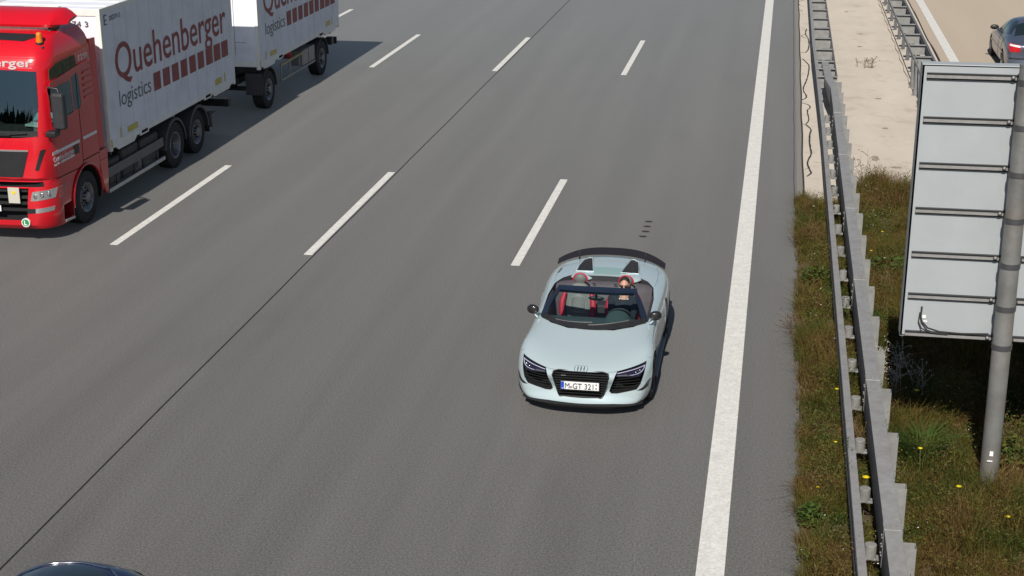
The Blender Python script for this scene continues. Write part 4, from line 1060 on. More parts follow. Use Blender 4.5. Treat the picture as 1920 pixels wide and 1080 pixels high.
for s in (1, -1):
    truck_wheel(truck, s*1.20, 1.50, .505, s)
    truck_wheel(truck, s*1.22, 5.85, .505, s, deep=True)
    truck_wheel(truck, s*1.18, 7.22, .49, s)
    for y in (5.85, 7.22):
        m = MB(); rings = []
        for a in np.linspace(.02, math.pi-.02, 18): 
            c_, s2 = math.cos(a), math.sin(a); rings.append([(s*1.24, y+.60*c_, .50+.60*s2), (s*.85, y+.60*c_, .50+.60*s2), (s*.85, y+.575*c_, .50+.575*s2), (s*1.215, y+.575*c_, .50+.575*s2), (s*1.245, y+.54*c_, .50+.54*s2)])
        m.loft(rings); obj('mudguard', m, M['mudguard'], truck, sm=40)
obj('chassis', MB().box(-.45, -.35, 1.5, 9.6, .72, .98).box(.35, .45, 1.5, 9.6, .72, .98).box(-.42, .42, 2.2, 2.35, .7, .95).box(-.42, .42, 4.3, 4.4, .7, .95).box(-.42, .42, 8.4, 8.6, .6, .95).box(-1.0, 1.0, 5.8, 5.9, .45, .55).box(-1.0, 1.0, 7.17, 7.27, .45, .55).box(-.9, .9, 1.45, 1.55, .4, .5), M['chassis'], truck, bevel=.01)
obj('rear_beam', MB().box(-1.12, 1.12, 9.44, 9.60, .60, .78).box(-.5, -.4, 9.2, 9.5, .7, 1.0).box(.4, .5, 9.2, 9.5, .7, 1.0), M['chassis'], truck, bevel=.01)
obj('sub_frame', MB().box(-1.10, 1.10, 2.55, 2.75, .98, 1.14).box(-1.10, 1.10, 8.9, 9.1, .98, 1.14).box(-.5, .5, 2.5, 9.6, .98, 1.10), M['chassis'], truck, bevel=.01)
for s in (1, -1):
    a, b = (s*.5, s*1.17) if s > 0 else (s*1.17, s*.5)
    for y0_, y1_, z1_ in ((2.55,3.15,.95),(3.2,4.05,1.02),(4.12,5.10,1.0)):
        obj('side_tank', MB().box(a, b, y0_, y1_, .42, z1_), M['chassis'], truck, bevel=.07, bseg=3)
    m = MB()
    for y in (3.0, 3.55, 4.3, 4.8): m.box(a if s > 0 else -1.05, b if s < 0 else 1.05, y, y+.05, .95, 1.03)
    obj('tank_strap', m, M['galv_dark'], truck)
    obj('side_rail', MB().box(min(s*1.18,s*1.22), max(s*1.18,s*1.22), 2.44, 5.22, .63, .82), M['grey_rail'], truck, bevel=.01)
    obj('lower_rail', MB().box(min(s*1.17,s*1.23), max(s*1.17,s*1.23), 2.44, 5.24, .33, .41), M['alu_step'], truck, bevel=.01)
    for y in (2.9, 3.75, 4.2, 4.9): obj('rail_stay', MB().box(min(s*1.15,s*1.18), max(s*1.15,s*1.18), y, y+.09, .38, .68), M['chassis'], truck)
    for y0_, y1_ in ((3.8,4.15),(4.35,4.65)): obj('locker', MB().box(min(s*1.0,s*1.165), max(s*1.0,s*1.165), y0_, y1_, .44, .62), M['galv_dark'], truck, bevel=.01)
    obj('rear_bracket', MB().box(min(s*.95,s*1.15), max(s*.95,s*1.15), 8.05, 8.55, .60, .68).box(min(s*1.1,s*1.2), max(s*1.1,s*1.2), 8.1, 8.16, .4, .7), M['galv_dark'], truck, bevel=.01)
    obj('mud_flap', MB().box(min(s*.85,s*1.22), max(s*.85,s*1.22), 7.86, 7.88, .35, .80), M['rubber'], truck)
    obj('tail_light', MB().box(min(s*.80,s*1.10), max(s*.80,s*1.10), 9.60, 9.63, .66, .74), M['tail_red'], truck, bevel=.01)

def container(parent, y0, number, x0=-1.245, x1=1.245, L=7.05, zb=1.18, zt=3.88):
    """swap body; local frame of its vehicle"""
    b = obj('cargo_box', MB().box(x0+.02, x1-.012, y0+.02, y0+L-.02, zb+.06, zt-.03), M['box_white'], parent, bevel=.01)
    m = MB()
    for x in (x0, x1):
        for y in (y0, y0+L): 
            m.box(x-.0 if x < 0 else x-.09, x+.09 if x < 0 else x+.0, y if y == y0 else y-.085, y+.085 if y == y0 else y, zb-.07, zt)
    for y in (y0, y0+L-.05): m.box(x0+.09, x1-.09, y+.004, y+.046, zt-.14, zt-.002); m.box(x0+.09, x1-.09, y+.004, y+.046, zb, zb+.14)
    obj('corner_frame', m, M['box_frame'], b, bevel=.008)
    m = MB()
    for x in (x0+.004, x1-.064):
        m.box(x, x+.06, y0+.09, y0+L-.09, zb-.02, zb+.10); m.box(x, x+.06, y0+.09, y0+L-.09, zt-.09, zt-.004)
    obj('side_rail', m, M['box_frame'], b, bevel=.006)
    m = MB()
    for k in range(1, 12): m.box(x0+.1, x1-.1, y0+L*k/12-.02, y0+L*k/12+.02, zt-.03, zt-.018)
    m.box(-.35, .35, y0+.15, y0+.25, zt-.03, zt+.01)
    obj('roof_rib', m, M['box_frame'], b)
    for s, X in ((1, x1), (-1, x0)):
        dx = (lambda w, X=X, s=s: X-.010*s+s*(.0+abs(w)))
        up_ = (lambda u: u) if s > 0 else (lambda u: L-u)
        fl = 1 if s > 0 else -1
        def lay(u0, v0): return lambda u, v, w: (X-.0115*s+s*(.0015+w+.002), y0+(u0+u if s > 0 else L-(u0+u)), zb+v0+v)
        t = text_mb('Quehenberger', 1.0, lambda u, v, w: (u, v, w), .003, bold=.006)
        ux = [p[0] for p in t.v]; vz = [p[1] for p in t.v]; x_0, x_1, cap = min(ux), max(ux), max(vz)
        # letters: ascender top at +1.93, baseline at 1.25 above the floor rail
        W, H = 6.12, .70; f = lay(.53, 1.24)
        mm = MB(); mm.add([f((p[0]-x_0)/(x_1-x_0)*W, p[1]/cap*H, p[2]) for p in t.v], t.f); obj('lettering', mm, M['logo_red'], b)
        t = text_mb('logistics', 1.0, lambda u, v, w: (u, v, w), .003, bold=-.004)
        ux = [p[0] for p in t.v]; vz = [p[1] for p in t.v]; x_0, x_1, cap = min(ux), max(ux), max(vz)
        f = lay(.58, .71); mm = MB(); mm.add([f((p[0]-x_0)/(x_1-x_0)*1.56, p[1]/cap*.31, p[2]) for p in t.v], t.f); obj('lettering', mm, M['logo_grey'], b)
        mm = MB()
        for k in range(9):
            f = lay(2.30+k*.497, .68); wdt = .36 if k < 6 else .41
            q = [f(0, 0, 0), f(wdt, 0, 0), f(wdt, .37, 0), f(0, .37, 0)]; mm.prism(q, (s*.003, 0, 0))
        obj('logo_blocks', mm, M['logo_red'], b)
        t = text_mb(number, .135, lambda u, v, w: (u, v, w), .003); f = lay(.42, 2.42); mm = MB(); mm.add([f(*p) for p in t.v], t.f); obj('number', mm, M['logo_grey'], b)
        mm = MB()
        for q_ in ((.18,2.36,.035,.20),(.22,2.53,.09,.025),(.22,2.44,.07,.02),(.22,2.36,.09,.02)): 
            f = lay(q_[0], q_[1]); mm.prism([f(0,0,0), f(q_[2],0,0), f(q_[2],q_[3],0), f(0,q_[3],0)], (s*.003,0,0))
        obj('code_sign', mm, M['logo_grey'], b)
        sm_ = MB()
        for k in range(1, 12):
            yy = y0+L*k/12; sm_.box(min(X-s*.012, X-s*.0095), max(X-s*.012, X-s*.0095), yy-.004, yy+.004, zb+.11, zt-.10)
            for z_ in np.arange(zb+.2, zt-.15, .3): sm_.box(min(X-s*.012, X-s*.0085), max(X-s*.012, X-s*.0085), yy+.012, yy+.022, z_, z_+.01)
        obj('panel_seam', sm_, mat('seam_grey', (.55,.56,.6), .5), b)
        for k, q_ in enumerate(((.85,.13,.50,.12),(5.75,.13,.42,.14),(.50,.11,.05,.20),(6.35,.12,.05,.2))):
            f = lay(q_[0], q_[1]); m_ = MB(); m_.prism([f(0,0,0), f(q_[2],0,0), f(q_[2],q_[3],0), f(0,q_[3],0)], (s*.004,0,0)); obj('yellow_marking', m_, M['yellow'], b)
        m_ = MB(); m_.box(min(X, X+s*.006), max(X, X+s*.006), y0+.01, y0+.075, zb+.0, zb+.16); obj('yellow_marking', m_, M['yellow'], b)
        for u0 in (1.42, 5.02):
            m_ = MB(); m_.box(min(X-s*.03, X+s*.004), max(X-s*.03, X+s*.004), y0+u0, y0+u0+.42, zb-.06, zb+.05); o1 = obj('lift_pocket', m_, M['box_frame'], b)
            m_ = MB(); m_.box(min(X, X+s*.007), max(X, X+s*.007), y0+u0+.06, y0+u0+.36, zb-.03, zb+.03); obj('pocket_slot', m_, M['mattblack'], o1)
        for u0, u1 in ((.25,1.25),(5.55,6.75)):
            m_ = MB(); m_.prism([(X-s*.05, y0+u0, zb-.02), (X-s*.05, y0+u1, zb-.02), (X-s*.05, y0+u1-.12, zb-.10), (X-s*.05, y0+u0+.12, zb-.10)], (s*.045,0,0)); obj('twistlock_beam', m_, M['box_frame'], b, bevel=.006)
    t = text_mb(number, .15, lambda u, v, w: (x1-.97+u, y0+.0015-w, zt-.34+v), .003, width=.72); obj('number', t, M['logo_grey'], b)
    m_ = MB()
    for x in (-.62, .62): m_.box(x-.006, x+.006, y0+.012, y0+.02, zb+.3, zt-.3)
    m_.box(.62, .9, y0+.012, y0+.02, zb+.6, zb+.612)
    obj('front_seam', m_, M['galv'], b)
    return b
container(truck, 2.62, '202274 3')

trailer = thing('trailer', 'two-axle trailer carrying a white container, coupled behind the red truck', 'trailer', (TX, 35.87, 0))
container(trailer, 0, '202318 6')
for s in (1, -1):
    truck_wheel(trailer, s*1.20, .72, .49, s); truck_wheel(trailer, s*1.20, 5.38, .49, s)
    for y in (.72, 5.38):
        m = MB(); rings = []
        for a in np.linspace(.02, math.pi-.02, 18):
            c_, s2 = math.cos(a), math.sin(a); rings.append([(s*1.23, y+.58*c_, .49+.58*s2), (s*.85, y+.58*c_, .49+.58*s2), (s*.85, y+.555*c_, .49+.555*s2), (s*1.23, y+.555*c_, .49+.555*s2)])
        m.loft(rings); obj('mudguard', m, M['mudguard'], trailer, sm=40)
    obj('mud_flap', MB().box(min(s*.80,s*1.22), max(s*.80,s*1.22), .10, .13, .45, 1.0), M['mudguard'], trailer, bevel=.005)
    m = MB(); m.box(min(s*1.16,s*1.21), max(s*1.16,s*1.21), 1.75, 3.68, .90, .96); obj('guard_rail_top', m, mat('straw_rail', (.42,.33,.16), .6, var=.2) if s > 0 else M['galv'], trailer, bevel=.008)
    obj('guard_rail_bottom', MB().box(min(s*1.16,s*1.21), max(s*1.16,s*1.21), 1.75, 4.72, .50, .56), M['galv'], trailer, bevel=.008)
    for y in (1.75, 2.45, 3.3): obj('guard_stay', MB().box(min(s*1.17,s*1.20), max(s*1.17,s*1.20), y, y+.04, .56, .90), M['galv'], trailer)
    for y0_, y1_ in ((3.62,4.15),(4.20,4.75)): obj('tool_box', MB().box(min(s*.85,s*1.19), max(s*.85,s*1.19), y0_, y1_, .565, .98), M['galv'], trailer, bevel=.02)
    obj('rear_lamp', MB().box(min(s*.85,s*1.15), max(s*.85,s*1.15), 7.0, 7.08, .62, .82), M['tail_red'] if s < 0 else M['black'], trailer, bevel=.01)
    obj('rear_hook', MB().box(min(s*1.05,s*1.25), max(s*1.05,s*1.25), 6.2, 6.45, .72, .92), M['chassis'], trailer, bevel=.02)
m = MB(); m.cyl((1.0,2.95,.92), (1.0,2.95,1.12), .09, 14); obj('fire_extinguisher', m, M['truck_red'], trailer, sm=40)
obj('chassis', MB().box(-.45,-.35, .2, 7.0, .85, 1.08).box(.35,.45, .2, 7.0, .85, 1.08).box(-1.1,1.1,.3,.5,.98,1.12).box(-1.1,1.1,6.5,6.7,.98,1.12).box(-1,1,.67,.77,.44,.54).box(-1,1,5.33,5.43,.44,.54).box(-.6,.6,.2,1.4,.70,.84), M['chassis'], trailer, bevel=.01)
m = MB(); m.tube([(.4,.5,.62),(.12,-.9,.56),(0,-1.6,.55)], .05, 8); m.tube([(-.4,.5,.62),(-.12,-.9,.56),(0,-1.6,.55)], .05, 8); obj('drawbar', m, M['chassis'], trailer, sm=60)
# ================================================================ ordinary cars
M['silver_car'] = mat('grey_silver_paint', (.17, .20, .27), .28, .7, coat=.7)
M['navy_car'] = mat('navy_blue_paint', (.012, .02, .06), .25, .35, coat=.9)
M['car_glass'] = mat('tinted_car_glass', (.012, .02, .02), .05, .0, coat=1, spec=.8)
SC = [  # three-box saloon, 4.55 long
 (0.00, [(0,.22),(.50,.22),(.66,.25),(.74,.36),(.74,.48),(.66,.58),(.40,.64),(0,.66)]),
 (0.18, [(0,.18),(.70,.18),(.80,.22),(.855,.38),(.85,.56),(.76,.67),(.48,.73),(0,.75)]),
 (0.75, [(0,.17),(.74,.17),(.84,.21),(.885,.40),(.88,.66),(.79,.79),(.50,.86),(0,.88)]),
 (1.35, [(0,.17),(.76,.17),(.85,.21),(.885,.42),(.885,.74),(.80,.88),(.52,.95),(0,.97)]),
 (1.48, [(0,.17),(.76,.17),(.85,.21),(.885,.42),(.885,.78),(.80,.91),(.60,.98),(0,1.01)]),
 (1.78, [(0,.17),(.76,.17),(.85,.21),(.885,.42),(.885,.80),(.79,.95),(.63,1.18),(0,1.23)]),
 (2.15, [(0,.17),(.76,.17),(.85,.21),(.885,.42),(.885,.81),(.79,.97),(.58,1.38),(0,1.415)]),
 (2.55, [(0,.17),(.76,.17),(.85,.21),(.885,.42),(.885,.82),(.79,.98),(.57,1.41),(0,1.44)]),
 (3.05, [(0,.17),(.76,.17),(.85,.21),(.885,.42),(.885,.83),(.79,.99),(.56,1.37),(0,1.41)]),
 (3.45, [(0,.17),(.76,.17),(.85,.21),(.885,.42),(.885,.83),(.78,.99),(.57,1.21),(0,1.26)]),
 (3.80, [(0,.18),(.76,.18),(.85,.22),(.885,.44),(.88,.83),(.77,.96),(.58,1.03),(0,1.07)]),
 (4.25, [(0,.22),(.74,.22),(.82,.27),(.865,.45),(.86,.80),(.75,.93),(.50,.98),(0,1.0)]),
 (4.47, [(0,.26),(.68,.26),(.78,.30),(.83,.46),(.82,.74),(.71,.87),(.46,.93),(0,.95)]),
 (4.55, [(0,.30),(.62,.30),(.72,.34),(.77,.46),(.76,.68),(.66,.80),(.42,.84),(0,.86)])]
def saloon(label, cat, table, paint, loc, rz, wheels, wx, windows, group=None):
    c = thing('car', label, cat, loc, rz)
    b = obj('body', body_loft(table, .22, .16, .6, .5, 3.0, .88), paint, c, sub=2); bake(b, 40)
    t = bvh_of(b)
    cs = []
    for s in (1, -1):
        for wy in wheels:
            g = MB(); g.cyl((s*.55, wy, .31), (s*1.2, wy, .31), .345, 32); cs.append((g, M['mattblack']))
    cut(b, cs, 40)
    for s in (1, -1):
        for wy in wheels: wheel(c, (s*wx, wy, .315), .315, .21, s, rim=M['galv'], spokes=9, rr=.66)
    for name, P, ax, st, m in windows:
        for s in ((1, -1) if ax[0] == 0 or name in ('tail_light', 'headlight', 'reversing_light') else (1,)):
            if ax[0] == 0: drape(name, P, (0, -s), s*3, t, .009, m, c, step=.05)
            elif s == 1 and name not in ('tail_light', 'headlight', 'reversing_light'): drape(name, P, ax, st, t, .009, m, c, step=.05)
            else: drape(name, [(p[0]*s, p[1]) for p in P], ax, st, t, .013 if name == 'reversing_light' else .009, m, c, step=.02)
    for s in (1, -1):
        m = MB(); rings = []
        for q, w in zip(np.linspace(0, 1, 5), (.03,.065,.075,.07,.035)):
            x = s*(.79+.24*q); rings.append([(x, 1.72+w*.7*math.cos(a), .985+w*math.sin(a)) for a in np.linspace(0, 2*math.pi, 12, endpoint=False)])
        m.loft(rings); m.cyl((s*.70, 1.74, .90), (s*.90, 1.73, .96), .035, 10, .028); obj('side_mirror', m, M['black'], c, sm=60)
    return c, t
sal_win = [
 ('side_window', [(1.72,.99),(2.02,1.22),(2.28,1.345),(2.55,1.365),(2.56,1.01)], (0, 1), 3, M['car_glass']),
 ('side_window', [(2.63,1.015),(2.62,1.365),(2.95,1.34),(3.25,1.24),(3.50,1.07),(3.30,1.03)], (0, 1), 3, M['car_glass']),
 ('windscreen', [(-.70,1.50),(.70,1.50),(.54,2.08),(.3,2.12),(-.3,2.12),(-.54,2.08)], (2, -1), 3, M['car_glass']),
 ('rear_window', [(-.50,3.16),(0,3.12),(.50,3.16),(.62,3.74),(0,3.80),(-.62,3.74)], (2, -1), 3, M['car_glass']),
 ('tail_light', [(.52,.70),(.80,.70),(.815,.84),(.78,.905),(.52,.885)], (1, -1), 6, M['tail_red']),
 ('headlight', [(.42,.56),(.74,.54),(.78,.66),(.44,.68)], (1, 1), -1, M['lamp_clear']),
 ('licence_plate', [(-.26,.70),(.26,.70),(.26,.81),(-.26,.81)], (1, -1), 6, M['plate_white']),
 ('reversing_light', [(.53,.835),(.79,.845),(.765,.885),(.53,.875)], (1, -1), 6, M['plate_white']),
 ('bumper_strip', [(-.80,.50),(.80,.50),(.80,.535),(-.80,.535)], (1, -1), 6, M['black']),
 ('door_strip', [(.95,.52),(3.55,.52),(3.55,.56),(.95,.56)], (0, 1), 3, M['silver_car']),
 ('door_gap', [(2.575,.30),(2.585,.30),(2.60,.98),(2.59,.98)], (0, 1), 3, M['mattblack']),
 ('door_gap', [(3.38,.95),(3.37,.95),(3.20,.70),(3.16,.5),(3.17,.5),(3.21,.70)], (0, 1), 3, M['mattblack']),
 ('door_handle', [(2.38,.80),(2.55,.80),(2.55,.83),(2.38,.83)], (0, 1), 3, M['silver_car']),
]
saloon('silver-grey saloon seen from behind on the opposite carriageway beyond the sign', 'car', SC, M['silver_car'], (7.20, 48.55, 0), math.pi, (.90, 3.55), .865, sal_win)

SH = [  # tall hatchback with glass roof
 (0.00, [(0,.24),(.50,.24),(.66,.27),(.76,.38),(.76,.52),(.68,.62),(.40,.68),(0,.70)]),
 (0.18, [(0,.18),(.70,.18),(.82,.22),(.87,.38),(.865,.60),(.78,.72),(.48,.80),(0,.82)]),
 (0.70, [(0,.17),(.76,.17),(.86,.21),(.90,.40),(.895,.70),(.81,.86),(.50,.95),(0,.97)]),
 (1.15, [(0,.17),(.78,.17),(.87,.21),(.905,.42),(.90,.78),(.82,.95),(.56,1.04),(0,1.06)]),
 (1.40, [(0,.17),(.78,.17),(.87,.21),(.905,.42),(.905,.82),(.81,.98),(.65,1.15),(0,1.20)]),
 (1.90, [(0,.17),(.78,.17),(.87,.21),(.905,.42),(.905,.84),(.81,1.0),(.62,1.39),(0,1.44)]),
 (2.50, [(0,.17),(.78,.17),(.87,.21),(.905,.42),(.905,.85),(.81,1.01),(.62,1.45),(0,1.49)]),
 (3.10, [(0,.17),(.78,.17),(.87,.21),(.905,.42),(.905,.86),(.81,1.02),(.61,1.45),(0,1.49)]),
 (3.55, [(0,.17),(.78,.18),(.87,.22),(.905,.44),(.90,.86),(.80,1.02),(.59,1.41),(0,1.46)]),
 (3.72, [(0,.17),(.78,.19),(.87,.23),(.90,.44),(.895,.86),(.79,1.0),(.56,1.33),(0,1.41)]),
 (3.95, [(0,.20),(.76,.22),(.85,.26),(.885,.45),(.88,.83),(.76,.95),(.56,1.02),(0,1.06)]),
 (4.12, [(0,.28),(.70,.30),(.80,.34),(.84,.48),(.83,.75),(.72,.85),(.50,.88),(0,.90)])]
hat_win = [
 ('side_window', [(1.62,1.04),(1.95,1.28),(2.25,1.39),(2.50,1.40),(2.51,1.05)], (0, 1), 3, M['car_glass']),
 ('side_window', [(2.58,1.05),(2.57,1.40),(3.10,1.39),(3.40,1.30),(3.50,1.07)], (0, 1), 3, M['car_glass']),
 ('windscreen', [(-.72,1.25),(.72,1.25),(.56,1.80),(0,1.86),(-.56,1.80)], (2, -1), 3, M['car_glass']),
 ('glass_roof', [(-.46,1.98),(.46,1.98),(.46,3.10),(.40,3.30),(.25,3.43),(0,3.475),(-.25,3.43),(-.40,3.30),(-.46,3.10)], (2, -1), 3, M['car_glass']),
 ('rear_window', [(-.52,1.08),(.52,1.08),(.50,1.30),(-.50,1.30)], (1, -1), 6, M['car_glass']),
 ('tail_light', [(.56,.80),(.78,.80),(.76,.98),(.58,1.0)], (1, -1), 6, M['tail_red']),
 ('headlight', [(.46,.60),(.78,.60),(.80,.74),(.50,.74)], (1, 1), -1, M['lamp_clear']),
 ('licence_plate', [(-.26,.40),(.26,.40),(.26,.51),(-.26,.51)], (1, 1), -1, M['plate_white']),
]
hb, hbt = saloon('dark blue car with glass roof, only its roof edge showing bottom left', 'car', SH, M['navy_car'], (-5.83, 7.54, 0), 0, (.80, 3.35), .885, hat_win)
m = MB(); P = [(-.53,2.6),(-.53,3.10),(-.47,3.33),(-.29,3.50),(0,3.555),(.29,3.50),(.47,3.33),(.53,3.10),(.53,2.6)]
Q = []
for a, b in zip(P[:-1], P[1:]):
    for t in (0, .34, .67): Q.append((a[0]+(b[0]-a[0])*t, a[1]+(b[1]-a[1])*t))
m.tube([hbt.ray_cast(Vector((x, y, 3)), Vector((0, 0, -1)))[0]+Vector((0,0,.006)) for x, y in Q], .010, 6); obj('roof_trim', m, M['chrome'], hb, sm=60)
# ================================================================ verge vegetation
def leafy_mat(name, cols, rough=.7):
    m = bpy.data.materials.new(name); m.use_nodes = True
    n, l = m.node_tree.nodes, m.node_tree.links; b = n['Principled BSDF']; b.inputs['Roughness'].default_value = rough; b.inputs['Specular IOR Level'].default_value = .25
    g = n.new('ShaderNodeNewGeometry'); tc = n.new('ShaderNodeTexCoord')
    nz = n.new('ShaderNodeTexNoise'); nz.inputs['Scale'].default_value = 1.3; nz.inputs['Detail'].default_value = 3; l.new(tc.outputs['Object'], nz.inputs['Vector'])
    a = n.new('ShaderNodeMath'); a.operation = 'MULTIPLY_ADD'; a.inputs[1].default_value = .42; l.new(g.outputs['Random Per Island'], a.inputs[0])
    a2 = n.new('ShaderNodeMath'); a2.operation = 'MULTIPLY_ADD'; a2.inputs[1].default_value = 1.9; a2.inputs[2].default_value = -.66; l.new(nz.outputs['Fac'], a2.inputs[0]); l.new(a2.outputs[0], a.inputs[2])
    cr_ = n.new('ShaderNodeValToRGB'); l.new(a.outputs[0], cr_.inputs[0]); e = cr_.color_ramp.elements
    while len(e) < len(cols): e.new(.5)
    for k, c in enumerate(cols): e[k].position = k/(len(cols)-1); e[k].color = (*c, 1)
    l.new(cr_.outputs[0], b.inputs['Base Color'])
    tr = n.new('ShaderNodeBsdfTranslucent'); l.new(cr_.outputs[0], tr.inputs[0]); mx = n.new('ShaderNodeMixShader'); mx.inputs[0].default_value = .25
    l.new(b.outputs[0], mx.inputs[1]); l.new(tr.outputs[0], mx.inputs[2]); l.new(mx.outputs[0], n['Material Output'].inputs[0]); return m
M['grass'] = leafy_mat('grass_blades', [(.018,.036,.006),(.05,.07,.010),(.11,.10,.017),(.17,.115,.030),(.105,.050,.020),(.32,.24,.10)])
M['herb'] = leafy_mat('herb_leaves', [(.02,.06,.008),(.045,.09,.012),(.09,.105,.018),(.14,.10,.025),(.12,.055,.018)])
M['dry'] = leafy_mat('dry_stalks', [(.10,.06,.03),(.15,.09,.045),(.20,.14,.07),(.09,.05,.03)])
rng = np.random.default_rng(11)
def in_barrier(x): return ((x > 1.02) & (x < 1.17)) | ((x > 1.27) & (x < 1.49))
def region(n, far=31.1):
    """random spots in the unpaved part of the median"""
    out = []
    while len(out) < n:
        x = rng.uniform(.50, 4.25); y = rng.uniform(13, far)
        lim = 29.75 if x < 1.5 else far-.15+.1*math.sin(x*7)
        if rng.random() > .25+1.1*(.5+.5*math.sin(x*5.1+y*2.3+1.5*math.sin(y*1.1)))*(.5+.5*math.sin(y*3.7-x*2.9)): continue
        if y > lim or (x < .56 and rng.random() > .5): continue
        out.append((x, y))
    return np.array(out)
def patchy(x, y): return .5+.28*np.sin(x*2.3+y*.9)+.22*np.sin(y*1.7-x*3.1+1)
def quads(name, P, D, W, Lh, bend, m, label, cat):
    """P base points, D lean directions, W widths, Lh lengths: two-segment blades"""
    n = len(P); Z = np.array([0, 0, 1.0]); ang = rng.uniform(0, 2*np.pi, n)
    side = np.stack([np.cos(ang), np.sin(ang), np.zeros(n)], 1)*W[:, None]
    mid = P+(D*.35*bend[:, None]+Z*(1-.15*bend[:, None]))*Lh[:, None]*.55
    tip = P+(D*1.0*bend[:, None]+Z*(1-.45*bend[:, None]))*Lh[:, None]
    V = np.stack([P-side, P+side, mid+side*.8, mid-side*.8, tip], 1).reshape(-1, 3)
    b = np.arange(n)*5
    me = bpy.data.meshes.new(name); me.vertices.add(n*5); me.vertices.foreach_set('co', V.ravel())
    loops = np.stack([b, b+1, b+2, b+3, b+3, b+2, b+4], 1).ravel(); me.loops.add(len(loops)); me.loops.foreach_set('vertex_index', loops)
    me.polygons.add(n*2); ls = np.stack([np.arange(n)*7, np.arange(n)*7+4], 1).ravel(); me.polygons.foreach_set('loop_start', ls)
    me.update(calc_edges=True); me.validate()
    o = obj(name, me, m); tag(o, label, cat, kind='stuff'); return o
def clump_blades(nc, per, hmin, hmax, w, spread, m, name, label, cat, hfun=None, far=31.1):
    C = region(nc, far); k = np.repeat(np.arange(nc), per); n = len(k)
    h0 = rng.uniform(hmin, hmax, nc)*(.35+1.0*patchy(C[:, 0], C[:, 1]))
    h0 *= np.where(in_barrier(C[:, 0]), .45, 1); h0 *= np.where(C[:, 0] < .58, .55, 1)
    r = rng.normal(0, spread, (n, 2)); P = np.zeros((n, 3)); P[:, :2] = C[k]+r
    P[:, 0] = np.maximum(P[:, 0], .49); P[:, 2] = -.02
    a = rng.uniform(0, 2*np.pi, n); D = np.stack([np.cos(a), np.sin(a), np.zeros(n)], 1); D[:, :2] += r*4
    return quads(name, P, D, rng.uniform(.6, 1.3, n)*w, h0[k]*rng.uniform(.5, 1.15, n), rng.uniform(.2, 1.1, n), m, label, cat)
clump_blades(6200, 34, .20, .62, .0034, .055, M['grass'], 'grass', 'olive and brown grass covering the median verge', 'grass')
def leaves(nc, per, hmin, hmax, size, spread, m, name, label, cat, mask=None):
    C = region(nc)
    if mask is not None: C = C[mask(C)]
    nc = len(C); k = np.repeat(np.arange(nc), per); n = len(k)
    H = rng.uniform(hmin, hmax, nc)*(.5+.9*patchy(C[:, 1], C[:, 0])); H *= np.where(in_barrier(C[:, 0]), .45, 1)*np.where(C[:, 0] < .64, .45, 1)
    t = rng.random(n)**.7; c = np.zeros((n, 3)); rr = rng.normal(0, spread, (n, 2))*(.4+.9*np.sin(t*2.6))[:, None]
    c[:, :2] = C[k]+rr; c[:, 2] = -.02+t*H[k]; c[:, 0] = np.maximum(c[:, 0], .5)
    u = rng.normal(size=(n, 3)); u[:, 2] *= .5; u /= np.linalg.norm(u, axis=1)[:, None]
    v = np.cross(u, rng.normal(size=(n, 3))); v /= np.linalg.norm(v, axis=1)[:, None]
    s = size*rng.uniform(.5, 1.4, n)[:, None]
    V = np.stack([c-u*s, c+v*s*.45, c+u*s, c-v*s*.45], 1).reshape(-1, 3)
    me = bpy.data.meshes.new(name); me.vertices.add(n*4); me.vertices.foreach_set('co', V.ravel()); me.loops.add(n*4); me.loops.foreach_set('vertex_index', np.arange(n*4))
    me.polygons.add(n); me.polygons.foreach_set('loop_start', np.arange(n)*4); me.update(calc_edges=True)
    return tag(obj(name, me, m), label, cat, kind='stuff')
leaves(3000, 44, .12, .55, .016, .055, M['herb'], 'weeds', 'low leafy weeds mixed through the verge grass', 'weeds')
leaves(1500, 34, .25, .65, .010, .035, M['dry'], 'seed_heads', 'brown seed heads standing in the verge', 'seed heads')
leaves(260, 5, .22, .5, .010, .05, mat('white_petals', (.75,.75,.72), .7), 'white_blossom', 'tiny white blossoms sprinkled over the verge', 'blossom')
leaves(90, 4, .15, .4, .010, .04, mat('yellow_specks', (.75,.62,.03), .7), 'yellow_blossom', 'tiny yellow blossoms sprinkled over the verge', 'blossom')
